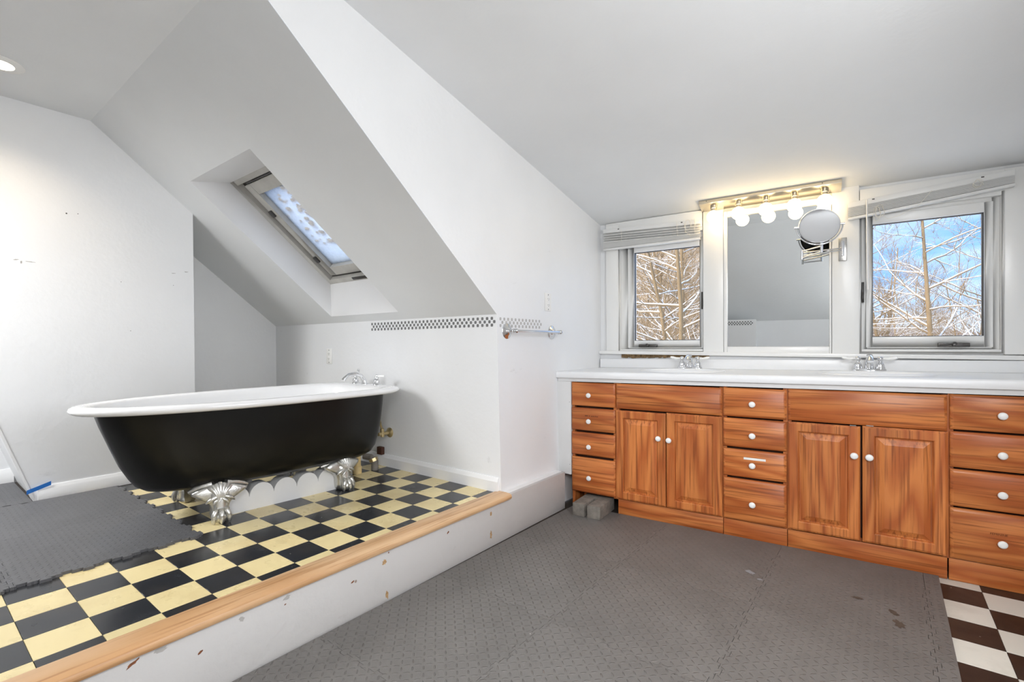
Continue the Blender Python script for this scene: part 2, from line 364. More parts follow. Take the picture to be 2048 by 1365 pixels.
def snowy(name, bark0, bark1, cover):
    """bark with snow lying on upward faces"""
    m, t, b = new_mat(name); b.inputs['Roughness'].default_value = 0.85
    g = N(t, 'ShaderNodeNewGeometry'); sp = N(t, 'ShaderNodeSeparateXYZ'); t.links.new(g.outputs['Normal'], sp.inputs[0])
    n = N(t, 'ShaderNodeTexNoise', i_Scale=3.0, i_Detail=5.0); t.links.new(g.outputs['Position'], n.inputs['Vector'])
    mx = N(t, 'ShaderNodeMix', data_type='RGBA'); t.links.new(n.outputs['Fac'], mx.inputs['Factor']); mx.inputs['A'].default_value = lin(bark0); mx.inputs['B'].default_value = lin(bark1)
    ad = N(t, 'ShaderNodeMath', operation='ADD'); t.links.new(sp.outputs[2], ad.inputs[0]); t.links.new(n.outputs['Fac'], ad.inputs[1])
    r = N(t, 'ShaderNodeMapRange'); r.inputs[1].default_value = cover; r.inputs[2].default_value = cover + 0.12; t.links.new(ad.outputs[0], r.inputs[0])
    m2 = N(t, 'ShaderNodeMix', data_type='RGBA'); t.links.new(r.outputs[0], m2.inputs['Factor']); t.links.new(mx.outputs['Result'], m2.inputs['A']); m2.inputs['B'].default_value = lin((250, 250, 252))
    t.links.new(m2.outputs['Result'], b.inputs['Base Color']); return m

wall_m = paint('wall_paint', (238, 239, 240), 0.45, marks=0.55, mscale=2.6)
ceil_m = paint('ceiling_paint', (236, 238, 239), 0.6)
trim_m = paint('trim_paint', (240, 240, 240), 0.3, bump=0.03)
trim_w = paint('window_trim_paint', (242, 242, 240), 0.28, marks=0.25, mscale=5, bump=0.03)
riser_m = paint('riser_paint', (204, 202, 200), 0.45, marks=0.75, mark_rgb=(120, 95, 70), mscale=3.5, bump=0.1)
scuff_m = plain('grey_scuff', (172, 169, 165), 0.7)
knot_m = plain('bleeding_knot', (172, 140, 100), 0.6, noise=0.4, nscale=90)
gash_m = plain('bare_wood_gash', (122, 74, 44), 0.8, noise=0.3, nscale=120)
stain_m = plain('brown_stain', (84, 72, 62), 0.7, noise=0.3, nscale=60)
worn_m = plain('worn_grey_foam', (150, 152, 156), 0.6)
oak_h = oak('oak_horizontal', 0, (206, 126, 66), (174, 92, 42), (130, 66, 28), 13.0)
oak_v = oak('oak_vertical', 2, (206, 126, 66), (176, 94, 44), (130, 66, 28), 13.0)
nose_m = oak('pine_nosing', 1, (222, 184, 142), (206, 160, 114), (176, 128, 84), 5.0)
shade_scrap_m = plain('gap_shade_and_scrap', (70, 36, 18), 0.7)  # painted shade for the cabinet gaps; also the wood scrap's own brown
tread_m = tread('grey_foam_tread', (112, 109, 106), 0.026, 0.11, 0.42)
tread_d = tread('black_foam_tread', (92, 92, 94), 0.022, 0.11, 0.42)
yel_m = vinyl('cream_yellow_vinyl', (232, 214, 162), 0.25, (168, 132, 74), 0.35)
blk_m = vinyl('black_vinyl', (44, 46, 50), 0.2, (96, 84, 70), 0.35)
wht_m = vinyl('white_vinyl', (222, 220, 210), 0.3, (120, 105, 85), 0.3)
brn_m = vinyl('dark_brown_vinyl', (40, 32, 28), 0.3, (80, 66, 56), 0.35)
sub_m = plain('subfloor', (60, 52, 46), 0.8, noise=0.2)
enamel_w = plain('white_enamel', (246, 246, 246), 0.12, coat=0.6)
enamel_b = plain('black_enamel', (17, 17, 15), 0.30, spec=0.3, noise=0.3, nscale=5, bump=0.03, bscale=30)
silver_m = plain('silver_paint', (206, 205, 200), 0.28, metal=0.85, noise=0.12, nscale=40, bump=0.12, bscale=120)
chrome = plain('chrome', (225, 226, 228), 0.08, metal=1.0)
nickel = plain('brushed_nickel', (196, 194, 190), 0.25, metal=1.0)
brass_m = plain('satin_nickel_brass', (212, 204, 188), 0.28, metal=1.0)
steel_d = plain('dark_steel', (92, 90, 88), 0.4, metal=0.8)
porcelain = plain('porcelain', (246, 246, 244), 0.15)
corian = plain('cultured_marble', (240, 241, 242), 0.32)
plastic_w = plain('white_plastic', (240, 239, 236), 0.35)
slat_m = plain('blind_slat', (232, 232, 230), 0.35)
cord_m = plain('white_cord', (236, 232, 222), 0.6)
black_p = plain('black_hardware', (44, 42, 40), 0.4)
ink_m = plain('stamped_ink', (70, 34, 16), 0.7)
tape_w = plain('white_tape', (236, 236, 232), 0.6)
tape_b = plain('blue_tape', (30, 112, 196), 0.6)
concrete = plain('concrete', (122, 116, 108), 0.9, noise=0.25, nscale=30, bump=0.3, bscale=160)
pipe_y = plain('cream_pipe', (222, 196, 140), 0.45, noise=0.12)
pipe_n = plain('corroded_nickel', (190, 172, 130), 0.35, metal=0.8, noise=0.3, nscale=40)
board_m = plain('white_painted_board', (222, 222, 221), 0.6, noise=0.02, nscale=6, bump=0.03, bscale=90)
gyp_m = plain('torn_drywall', (128, 104, 72), 0.95, noise=0.5, nscale=40, bump=0.6, bscale=90)
bord_d = plain('stencil_grey', (112, 112, 112), 0.5)
bord_l = plain('stencil_pale', (184, 182, 180), 0.5)
alum = plain('skylight_frame_paint', (196, 194, 188), 0.4, noise=0.1, nscale=12)
clad_m = plain('slate_blue_cladding', (92, 108, 132), 0.45)
def frosted(name):
    m = bpy.data.materials.new(name); m.use_nodes = True; t = m.node_tree; t.nodes.clear(); MATS[name] = m
    o = N(t, 'ShaderNodeOutputMaterial'); a = N(t, 'ShaderNodeBsdfTransparent'); g = N(t, 'ShaderNodeBsdfTranslucent'); mx = N(t, 'ShaderNodeMixShader')
    tc = N(t, 'ShaderNodeTexCoord'); n = N(t, 'ShaderNodeTexNoise', i_Scale=22.0, i_Detail=8.0); n.inputs['Roughness'].default_value = 0.7; r = N(t, 'ShaderNodeMapRange')
    r.inputs[1].default_value = 0.35; r.inputs[2].default_value = 0.65; r.inputs[3].default_value = 0.72; r.inputs[4].default_value = 0.97
    t.links.new(tc.outputs['Object'], n.inputs['Vector']); t.links.new(n.outputs['Fac'], r.inputs[0]); t.links.new(r.outputs[0], mx.inputs[0])
    g.inputs[0].default_value = (0.93, 0.94, 0.95, 1); t.links.new(a.outputs[0], mx.inputs[1]); t.links.new(g.outputs[0], mx.inputs[2]); t.links.new(mx.outputs[0], o.inputs[0]); return m
frost_g = frosted('snow_frosted_glass')
pane_g = glass('window_glass', (1, 1, 1), 0.006)
mirror_m = plain('mirror_silver', (214, 217, 217), 0.0, metal=1.0)
bulb_m = emit('bulb_glow', (1.0, 0.75, 0.41), 10.0)
can_m = emit('downlight_glow', (1.0, 0.86, 0.62), 10.0)
bark_m = snowy('snowy_bark', (168, 142, 106), (120, 98, 72), 1.10)
bark_f = snowy('snowy_far_bark', (150, 130, 112), (118, 100, 86), 1.05)
snow_m = plain('snow', (250, 250, 253), 0.9)
bank_m = plain('wooded_bank', (186, 164, 140), 0.95, noise=0.45, nscale=1.4)
hill_m = plain('winter_hill', (150, 142, 150), 0.95, noise=0.35, nscale=0.25)
# ------------------------------------------------------------------ room dimensions (metres)
ZP = 0.2416            # raised platform
XRS = 0.0855           # riser face
YT, ZS, KS = -1.319, 1.262, 0.8023   # tub wall, foot of the roof slope, its pitch
ZK, YK = 2.413, -2.753               # flat ceiling over the tub
ZW, KD = 2.025, 0.2061               # top of window wall, pitch of dormer ceiling
XL, XR, XW = -1.895, -2.51, 2.352    # chase face, recess wall, right wall
YB, ZB = -4.9, 1.44                  # opposite knee wall
YTOP = -3.0; ZTOP = ZW + KD * 3.0 * CT    # dormer ceiling runs up to here
YDB = YB + (ZTOP - ZB) / 0.8
YKB = YB + (ZK - ZB) / 0.8
_ns = math.hypot(1, KS)
def slope_pt(x, s, off=0.0):         # s up the roof slope from the tub wall, off outwards
    return Vector((x, YT - s / _ns + off * KS / _ns, ZS + s * KS / _ns + off / _ns))
S_TOP = (ZK - ZS) / KS * _ns
def rect(a0, a1, b0, b1): return [(a0, b0), (a1, b0), (a1, b1), (a0, b1)]

# window wall (vanity frame), with its two window openings
UW0, UW1 = -0.03, 2.42
win1 = (0.140, 0.770, 1.030, 1.900)
win2 = (1.615, 2.240, 1.030, 1.885)
wall('wall_window', [(UW0, -0.02), (UW1, -0.02), (UW1, 2.07), (UW0, 2.07)], lambda a, b, d: V(a, -0.02, b), wall_m, [rect(*win1), rect(*win2)])
# towel bar wall, triangular gusset of the dormer above it
wall('wall_towel', [(-1.319, 0.0), (0.05, 0.0), (0.05, ZW), (0.0, ZW), (YTOP, ZTOP), (YDB, ZTOP), (YKB, ZK), (YK, ZK), (YT, ZS)],
     lambda a, b, d: Vector((0.026 * (ZS - b) if (abs(a - YT) < 1e-6 and b < ZS) else 0.0, a, b)), wall_m)
wall('wall_tub', [(XR, 0.0), (0.026 * ZS, 0.0), (0.0, ZS), (XR, ZS)], lambda a, b, d: Vector((a, YT, b)), wall_m)
wall('wall_recess', [(YT, 0.0), (YT, ZS), (YK, ZK), (YKB, ZK), (YB, ZB), (YB, 0.0)], lambda a, b, d: Vector((XR, a, b)), wall_m)
# boxed chase that forms the large plain wall behind the tub
def edge_y(z): return -3.006 - 0.327 * (z - ZP)
wl = MB()
ch = [(-2.205, 0.0), (-2.212, 1.98), (YK, ZK), (edge_y(ZK), ZK), (edge_y(0.0), 0.0)]
wl.prism(ch, lambda a, b, h: Vector((h, a, b)), XL, XR - 0.01)
o = link('wall_left', wl.mesh('wall_left'), wall_m); o['kind'] = 'structure'
wall('wall_right', rect(YB, 0.25, 0.0, 2.9), lambda a, b, d: Vector((XW, a, b)), wall_m, [rect(-2.92, -1.78, 0.98, 2.02)])  # hole is invented for the added fill lamp
wall('wall_back', rect(XR, XW, 0.0, ZB), lambda a, b, d: Vector((a, YB, b)), wall_m)
# ceilings
sky_open = (-1.556, -0.783, 0.076, 1.323)     # opening of the skylight shaft on the slope
sky_in = (-1.556, -0.783, 0.236, 1.169)       # frame at the end of the shaft
SKD = 0.19
sl = wall('ceiling_slope', rect(XR, 0.0, 0.0, S_TOP), lambda a, b, d: slope_pt(a, b), ceil_m, [rect(*sky_open)])
def poly(name, pts, mat):
    mb = MB(); mb.add(pts, [tuple(range(len(pts)))]); o = link(name, mb.mesh(name, fix=False), mat); o['kind'] = 'structure'; return o
def dz(x, y): return ZW + KD * (x * ST - y * CT)
poly('ceiling_dormer', [V(-0.01, -0.03, ZW - 0.006), V(2.40, -0.03, ZW - 0.006), Vector((XW + 0.02, YTOP, dz(XW + 0.02, YTOP))), Vector((0, YTOP, dz(0, YTOP)))], ceil_m)
wall('ceiling_flat', rect(XR, 0.0, YKB, YK), lambda a, b, d: Vector((a, b, ZK)), ceil_m)
poly('ceiling_upper', [Vector((0, YTOP, ZTOP)), Vector((XW + 0.02, YTOP, dz(XW + 0.02, YTOP))), Vector((XW + 0.02, YDB, ZTOP)), Vector((0, YDB, ZTOP))], ceil_m)
def bslope(a, s): return Vector((a, YB + s * 0.7809, ZB + s * 0.6247))
SB1 = (ZTOP - ZB) / 0.6247
bh = [rect(-1.88, -1.12, 0.36, 1.27), rect(1.95, 2.33, 0.36, 1.27)]  # wide skylight, then a narrow opening added for the fill lamp
wall('ceiling_opposite', rect(XR, XW, 0.0, SB1), lambda a, b, d: bslope(a, b), ceil_m, bh)
for h in bh:                                   # shafts of the opposite skylight and of the added fill opening
    mb = MB(); n = Vector((0, -0.6247, 0.7809))
    q = [bslope(*p) for p in h]; r = [p + n * 0.14 for p in q]
    mb.add(q + r, [(i, (i + 1) % 4, 4 + (i + 1) % 4, 4 + i) for i in range(4)])
    mb.add(r, [(0, 1, 2, 3)])        # opaque pane added to block the sun
    o = link('trim_opposite', mb.mesh('trim_opposite', fix=False), trim_m); o['kind'] = 'structure'

st_ = MB(); st_.box(0.2, 1.03, YB, -4.30, 0.0, 1.44)
o = link('wall_stub', st_.mesh('wall_stub'), wall_m); o['kind'] = 'structure'
# floors
fl = MB(); fl.box(0.0, XW, YB, 0.35, -0.08, -0.004)
FLOOR = link('floor', fl.mesh('floor'), sub_m); FLOOR['kind'] = 'structure'
pf = MB(); pf.box(XR, XRS - 0.022, YB, YT, -0.08, ZP - 0.003)
PLAT = link('floor_platform', pf.mesh('floor_platform'), sub_m); PLAT['kind'] = 'structure'
def tile_mesh(name, w, h, mat, t=0.003):
    mb = MB(); g = 0.0005
    mb.box(g, w - g, g, h - g, -t, 0.0)
    me = mb.mesh(name, bevel=0.0007, segs=1); me.materials.append(mat); return me
TS = 0.15
cache = {}
for i in range(-4, 14):
    for j in range(-13, 5):
        y0 = -3.2756 + TS * i; y1 = min(y0 + TS, YT - 0.012)
        x0 = -0.0632 + TS * (j - 4); x1 = min(x0 + TS, 0.0)
        if x0 < XR - 0.02: x0 = XR
        if y1 - y0 < 0.012 or x1 - x0 < 0.01: continue
        cx, cy = (x0 + x1) / 2, (y0 + y1) / 2
        if cx < XL and cy > -3.1 and cy < -2.2: continue
        if cx < -1.95 and cy < -3.1: continue
        if cy < -2.80 and cx < -0.80: continue          # wholly under the foam mats
        yl = (i + j) % 2 != 0
        key = (round(x1 - x0, 4), round(y1 - y0, 4), yl)
        if key not in cache: cache[key] = tile_mesh('tile', key[0], key[1], yel_m if yl else blk_m)
        link('tile', cache[key], None, PLAT, (x0, y0, ZP))
# black and white tiles of the lower floor, bare beside the mats
LT = 0.175; lc = {}
for i in range(0, 8):
    for j in range(-1, 3):
        x0 = 2.058 + LT * (j - 1); x1 = min(x0 + LT, XW); y1 = -0.535 - LT * (i - 1); y0 = y1 - LT
        if x1 - x0 < 0.02: continue
        dk = (i + j) % 2 == 1
        key = (round(x1 - x0, 4), dk)
        if key not in lc: lc[key] = tile_mesh('tile', key[0], LT, brn_m if dk else wht_m)
        link('tile', lc[key], None, FLOOR, (x0, y0, -0.001))
# painted riser and the pine nosing of the step
mb = MB(); mb.box(XRS - 0.022, XRS, YB, -0.70, 0.0, ZP)
o = link('trim_riser', mb.mesh('trim_riser', bevel=0.002), riser_m); o['kind'] = 'structure'
mb = MB(); mb.box(0.0, XRS - 0.02, YT + 0.0, -0.70, 0.0, ZP - 0.001)
o = link('trim_ledge', mb.mesh('trim_ledge'), trim_m); o['kind'] = 'structure'
prof = [(-0.008, 0.024), (0.064, 0.020), (0.064, 0.0), (0.092, 0.0), (0.100, 0.004), (0.104, 0.012), (0.104, 0.020), (0.100, 0.027), (0.088, 0.0325), (0.06, 0.034), (0.02, 0.033), (-0.008, 0.0285)]
mb = MB(); mb.prism([(a, b - 0.026) for a, b in prof], lambda a, b, h: Vector((a, h, ZP + b + 0.002)), YB, -1.322)
o = link('trim_nosing', mb.mesh('trim_nosing', smooth=30), nose_m); o['kind'] = 'structure'
def blob(name, fn, a, b, ra, rb, rot, mat, parent, seed, n=14):
    rg = random.Random(seed); pts = []
    for k in range(n):
        t_ = 2 * PI * k / n; f_ = rg.uniform(0.6, 1.15); x_, y_ = ra * f_ * math.cos(t_), rb * f_ * math.sin(t_)
        pts.append(fn(a + x_ * math.cos(rot) - y_ * math.sin(rot), b + x_ * math.sin(rot) + y_ * math.cos(rot)))
    return link(name, MB().add(pts, [tuple(range(n))]).mesh(name, fix=False), mat, parent)
RIS = bpy.data.objects['trim_riser']; rf = lambda a, b: Vector((XRS + 0.0006, a, b))
for k, (y_, z_, ra, rb, ro, nm, mt) in enumerate([(-3.092, 0.201, 0.020, 0.005, 0.5, 'gash', gash_m), (-2.919, 0.147, 0.010, 0.004, 0.6, 'gash', gash_m), (-2.794, 0.193, 0.010, 0.011, 0.2, 'scuff', scuff_m), (-3.025, 0.206, 0.020, 0.008, 0.1, 'scuff', scuff_m),
        (-2.869, 0.228, 0.012, 0.003, 0.4, 'gash', gash_m), (-2.646, 0.179, 0.005, 0.003, 0.3, 'gash', gash_m), (-2.64, 0.20, 0.014, 0.008, 0.3, 'scuff', scuff_m), (-2.367, 0.150, 0.011, 0.004, 0.4, 'gash', gash_m), (-2.207, 0.173, 0.013, 0.012, 0.0, 'knot', knot_m), (-2.185, 0.206, 0.004, 0.004, 0.0, 'gash', gash_m),
        (-1.821, 0.180, 0.010, 0.005, 0.8, 'gash', gash_m), (-1.487, 0.180, 0.009, 0.013, 0.0, 'knot', knot_m), (-1.488, 0.065, 0.009, 0.024, 0.0, 'knot', knot_m), (-2.195, 0.029, 0.008, 0.018, 0.1, 'knot', knot_m)]):
    blob(nm, rf, y_, z_, ra, rb, ro, mt, RIS, 40 + k)
# baseboards
def bboard(name, p0, p1, h, t, nrm):
    p0, p1, nrm = Vector(p0), Vector(p1), Vector(nrm)
    pr = [(0, 0), (t, 0), (t, h * 0.72), (t * 0.75, h * 0.8), (t * 0.55, h * 0.93), (t * 0.35, h), (0, h)]
    mb = MB(); mb.prism(pr, lambda a, b, q: p0.lerp(p1, q) + nrm * a + Vector((0, 0, b)), 0.0, 1.0)
    o = link(name, mb.mesh(name, smooth=30), trim_m); o['kind'] = 'structure'; return o
bboard('baseboard_tub', (XR, YT, ZP), (0.012, YT, ZP), 0.082, 0.016, (0, -1, 0))
bboard('baseboard_left', (XL, edge_y(ZP) + 0.006, ZP), (XL, -2.205, ZP), 0.078, 0.014, (1, 0, 0))
bboard('baseboard_recess', (XR, -4.8, ZP), (XR, -3.02, ZP), 0.09, 0.014, (1, 0, 0))
# slanted corner board of the chase
mb = MB()
e0 = Vector((XL + 0.004, edge_y(ZP), ZP)); e1 = Vector((XL + 0.004, edge_y(2.2), 2.2)); dn = Vector((0, -1, 0)) * 0.012
for k in range(1):
    q = [e0, e0 + Vector((-0.07, 0, 0)), e0 + Vector((-0.07, 0, 0)) + dn, e0 + dn]; r = [p + (e1 - e0) for p in q]
    mb.hexa(q + r)
o = link('trim_corner', mb.mesh('trim_corner'), trim_m); o['kind'] = 'structure'
# skylight shaft
mb = MB()
q = [slope_pt(a, b) for a, b in rect(*sky_open)]; r = [slope_pt(a, b, SKD) for a, b in rect(*sky_in)]
mb.add(q + r, [(i, 4 + i, 4 + (i + 1) % 4, (i + 1) % 4) for i in range(4)])
o = link('trim_skylight', mb.mesh('trim_skylight', fix=False), trim_m); o['kind'] = 'structure'

# stencilled checker borders on the two walls
def border(name, fn, length, pitch, sq, mat, parent, rows=3, rp=0.0195):
    mb = MB()
    for r_ in range(rows):
        n = int(length / pitch)
        for k in range(n):
            a = k * pitch + (pitch / 2 if r_ % 2 else 0)
            if a + sq > length: continue
            b = r_ * rp; c = 0.003; s2 = sq
            pts = [(a + c, b), (a + s2 - c, b), (a + s2, b + c), (a + s2, b + s2 - c), (a + s2 - c, b + s2), (a + c, b + s2), (a, b + s2 - c), (a, b + c)]
            mb.add([fn(*p) for p in pts], [tuple(range(8))])
    o = link(name, mb.mesh(name, fix=False), mat, parent); o['kind'] = 'stuff'; return o
border('stencil_border', lambda a, b: Vector((-1.144 + a, YT - 0.0012, 1.192 + b + 0.003 * 0)), 1.14, 0.0355, 0.0175, bord_d, bpy.data.objects['wall_tub'])
border('stencil_border', lambda a, b: Vector((0.0012, -1.294 + a, 1.189 + b)), 0.475, 0.0375, 0.0175, bord_l, bpy.data.objects['wall_towel'])

border('stencil_border', lambda a, b: Vector((0.21 + a, -4.2985, 1.36 + b)), 0.815, 0.0355, 0.0175, bord_d, bpy.data.objects['wall_stub'])
# ------------------------------------------------------------------ windows of the dormer
def window(name, h, sash, gl, crank, latch_u):
    t = Thing(name, None, None, (h[0], 0.02, h[2]), True, kind='structure')
    u0, u1, z0, z1 = h
    def ring(a, b, yb, yf):
        mb = MB(); (x0, x1, p0, p1), (q0, q1, r0, r1) = a, b
        mb.box(x0, q0, yf, yb, p0, p1); mb.box(q1, x1, yf, yb, p0, p1); mb.box(q0, q1, yf, yb, p0, r0); mb.box(q0, q1, yf, yb, r1, p1); return mb
    i1 = (u0 + 0.018, u1 - 0.018, z0 + 0.018, z1 - 0.018)
    i2 = (sash[0] + 0.004, sash[1] - 0.004, sash[2] + 0.004, sash[3] - 0.004)
    t.part('jamb', ring((u0 - 0.004, u1 + 0.004, z0 - 0.004, z1 + 0.004), i1, 0.10, 0.004), trim_w, bevel=0.002)
    t.part('stop', ring(i1, i2, 0.10, 0.034), trim_w, bevel=0.002)
    sa = t.part('sash', ring(sash, gl, 0.085, 0.026), trim_w, bevel=0.003)
    g2 = (gl[0] + 0.004, gl[1] - 0.004, gl[2] + 0.004, gl[3] - 0.004)
    t.part('glazing_bead', ring(gl, g2, 0.062, 0.042), black_p, sa)
    t.part('pane', MB().box(gl[0], gl[1], 0.054, 0.058, gl[2], gl[3]), pane_g, sa)
    c = MB(); cu0, cu1, cz = crank
    c.box(cu0, cu1, -0.002, 0.02, cz - 0.012, cz + 0.010)
    c.cyl(((cu0 + cu1) / 2, 0.0, cz), ((cu0 + cu1) / 2, -0.022, cz + 0.006), 0.011, 12)
    c.tube([((cu0 + cu1) / 2 - 0.004, -0.02, cz + 0.006), ((cu0 + cu1) / 2 - 0.04, -0.018, cz + 0.002), (cu0 + 0.006, -0.014, cz - 0.002)], [0.006, 0.005, 0.006], 8)
    t.part('crank_handle', c, steel_d, bevel=0.0015)
    l = MB(); l.box(latch_u - 0.006, latch_u + 0.006, 0.004, 0.03, z0 + 0.30, z0 + 0.42); l.box(latch_u - 0.004, latch_u + 0.004, -0.008, 0.006, z0 + 0.31, z0 + 0.36)
    t.part('latch', l, black_p, bevel=0.001)
    return t
window('window_1', win1, (0.215, 0.752, 1.058, 1.838), (0.262, 0.728, 1.113, 1.780), (0.305, 0.438, 1.075), 0.748)
window('window_2', win2, (1.656, 2.196, 1.060, 1.845), (1.686, 2.162, 1.122, 1.792), (1.972, 2.101, 1.075), 1.640)
# flat casing boards and the sill ledge
def vbox(name, mat, *bx, bevel=0.0, kind='structure'):
    mb = MB()
    for b in bx: mb.box(b[0], b[1], -b[2], -b[3], b[4], b[5])
    u, y, z = bx[0][0], -bx[0][2], bx[0][4]
    o = link(name, mb.mesh(name, (u, y, z), bevel), mat, None, V(u, -y, z), TH)
    if kind: o['kind'] = kind
    return o
for n_, (a, b, zt_) in enumerate([(0.055, 0.150, 2.0), (0.756, 0.884, 2.03), (1.489, 1.622, 2.03), (2.232, 2.345, 2.0)]):
    vbox('trim_casing', trim_w, (a, b, -0.02, 0.006, 1.022, zt_), bevel=0.002)
vbox('trim_header', trim_w, (0.055, 0.75, -0.02, 0.004, 1.905, 2.02), bevel=0.002)
vbox('trim_header', trim_w, (1.625, 2.30, -0.02, 0.004, 1.888, 2.0), bevel=0.002)
mb = MB()
def ledge_z(u): return 1.012 - 0.0083 * u
mb.hexa([(0.0, 0.02, ledge_z(0)), (2.38, 0.02, ledge_z(2.38)), (2.38, -0.022, ledge_z(2.38)), (0.0, -0.022, ledge_z(0)),
         (0.0, 0.02, ledge_z(0) + 0.025), (2.38, 0.02, ledge_z(2.38) + 0.024), (2.38, -0.022, ledge_z(2.38) + 0.024), (0.0, -0.022, ledge_z(0) + 0.025)])
o = link('trim_sill', mb.mesh('trim_sill', bevel=0.003), trim_w, None, (0, 0, 0), TH); o['kind'] = 'structure'
# torn drywall strip left open between the sill and the backsplash
mb = MB(); nseg = 40
random.seed(3)
for k in range(nseg):
    a0 = 0.17 + 0.62 * k / nseg; a1 = 0.17 + 0.62 * (k + 1) / nseg; f_ = 1 - (k / nseg)
    zt_ = ledge_z(a0) + 0.001; zb_ = zt_ - (0.012 + 0.018 * f_ + random.uniform(-0.004, 0.004))
    mb.box(a0, a1, 0.02, random.uniform(0.004, 0.012), zb_, zt_)
o = link('trim_torn', mb.mesh('trim_torn'), gyp_m, None, (0, 0, 0), TH); o['kind'] = 'structure'

# ------------------------------------------------------------------ roof window over the tub
t = Thing('window_3', None, None, slope_pt(-1.556, 0.236, SKD), kind='structure')
def sring(a, b, d0, d1):
    (x0, x1, s0, s1), (p0, p1, q0, q1) = a, b; mb = MB()
    def bx(xa, xb, sa, sb):
        mb.hexa([slope_pt(xa, sa, d0), slope_pt(xb, sa, d0), slope_pt(xb, sb, d0), slope_pt(xa, sb, d0), slope_pt(xa, sa, d1), slope_pt(xb, sa, d1), slope_pt(xb, sb, d1), slope_pt(xa, sb, d1)])
    bx(x0, p0, s0, s1); bx(p1, x1, s0, s1); bx(p0, p1, s0, q0); bx(p0, p1, q1, s1); return mb
r0 = (-1.58, -0.76, 0.215, 1.19); r1 = (-1.512, -0.827, 0.275, 1.135); r2 = (-1.485, -0.854, 0.30, 1.11); r3 = (-1.415, -0.925, 0.375, 1.03); r4 = (-1.395, -0.945, 0.395, 1.01)
t.part('curb_frame', sring(r0, r1, SKD - 0.002, SKD + 0.10), alum, bevel=0.004)
t.part('gasket', sring(r1, r2, SKD + 0.035, SKD + 0.10), steel_d)
sa = t.part('sash', sring(r2, r3, SKD + 0.015, SKD + 0.075), alum, bevel=0.004)
t.part('pane', MB().hexa([slope_pt(x, s, d) for d in (SKD + 0.05, SKD + 0.056) for x, s in rect(*r3)]), frost_g, sa)
t.part('cladding', sring((-1.48, -0.86, 0.30, 1.10), r4, SKD + 0.076, SKD + 0.15), clad_m)
mb = MB()
for s_ in (0.44, 0.86):
    mb.hexa([slope_pt(x, s, d) for d in (SKD + 0.0, SKD + 0.016) for x, s in rect(-1.475, -1.445, s_, s_ + 0.05)])
t.part('hinge', mb, steel_d, sa, bevel=0.003)
t.part('lock_plate', MB().hexa([slope_pt(x, s, d) for d in (SKD - 0.006, SKD + 0.014) for x, s in rect(-1.25, -1.09, 0.245, 0.27)]), steel_d, bevel=0.003)
t.part('top_catch', MB().hexa([slope_pt(x, s, d) for d in (SKD + 0.006, SKD + 0.014) for x, s in rect(-1.42, -0.95, 1.12, 1.128)]), steel_d)
# patchy thawing snow lying on the roof glass
random.seed(11); mb = MB()
for k in range(70):
    x_ = -1.20 + random.gauss(0, 0.08) ; s_ = random.uniform(0.55, 1.0); a = random.uniform(0.008, 0.03)
    p = slope_pt(x_, s_, SKD + 0.06)
    mb.ball(p, a, a * random.uniform(0.6, 1.4), a * 0.45, 7, 4)
o = t.part('snow_patch', mb, snow_m, sa, smooth=True); o['kind'] = 'stuff'
# ------------------------------------------------------------------ foam mats
def tooth_line(n, amp, w0=0.42, w1=0.56):
    """dovetail edge from 0 to 1: list of (t, offset)"""
    p = [(0.0, 0.0)]
    for k in range(n):
        c = (k + 0.5) / n; sgn = 1 if k % 2 else -1
        h0 = w0 / (2 * n); h1 = w1 / (2 * n)
        p += [(c - h0, 0), (c - h1, amp * sgn), (c + h1, amp * sgn), (c + h0, 0)]
    p.append((1.0, 0.0)); return p
def mat_outline(lx, ly, edges, n=10, amp=0.012, gap=0.0007):
    """edges: dict side -> 'tooth' | 'flat' ; counter-clockwise from the origin"""
    out = []
    def side(p0, p1, nrm, kind, flip):
        line = tooth_line(n, amp) if kind == 'tooth' else [(0, 0), (1, 0)]
        if flip: line = [(1 - t_, o_) for t_, o_ in line[::-1]]
        for t_, o_ in line[:-1]:
            p = (p0[0] + (p1[0] - p0[0]) * t_ + nrm[0] * (o_), p0[1] + (p1[1] - p0[1]) * t_ + nrm[1] * (o_))
            out.append(p)
    g = gap
    side((g, g), (lx - g, g), (0, 1), edges['s'], False)
    side((lx - g, g), (lx - g, ly - g), (1, 0), edges['e'], False)
    side((lx - g, ly - g), (g, ly - g), (0, 1), edges['n'], True)
    side((g, ly - g), (g, g), (1, 0), edges['w'], True)
    return out
def foam_mat(name, label, group, loc, rz, lx, ly, edges, mat, th=0.011, clip=None):
    pts = mat_outline(lx, ly, edges)
    if clip: pts = clip(pts)
    mb = MB()
    v, f = holes_face(pts, [])
    n = len(pts)
    mb.add([Vector((a, b, th)) for a, b in v], f)
    mb.add([Vector((a, b, th)) for a, b in pts] + [Vector((a, b, 0)) for a, b in pts], [(i, n + i, n + (i + 1) % n, (i + 1) % n) for i in range(n)])
    me = mb.mesh(name, fix=False)
    bm = bmesh.new(); bm.from_mesh(me); bmesh.ops.remove_doubles(bm, verts=bm.verts, dist=1e-5); bmesh.ops.recalc_face_normals(bm, faces=bm.faces); bm.to_mesh(me); bm.free()
    o = link(name, me, mat, None, loc, rz); tag(o, label, 'mat', group); return o
MA = math.radians(-0.6)
mo = Vector((0.116, -0.655, 0.0)); mu = Vector((math.cos(MA), math.sin(MA), 0)); mv = Vector((math.sin(MA), -math.cos(MA), 0))
cols_ = [(0.0, 0.607, 'along the painted step riser'), (0.607, 1.19, 'in the middle column'), (1.19, 1.75, 'by the black and white tiles')]
ord_ = ['first', 'second', 'third', 'fourth', 'fifth', 'sixth']
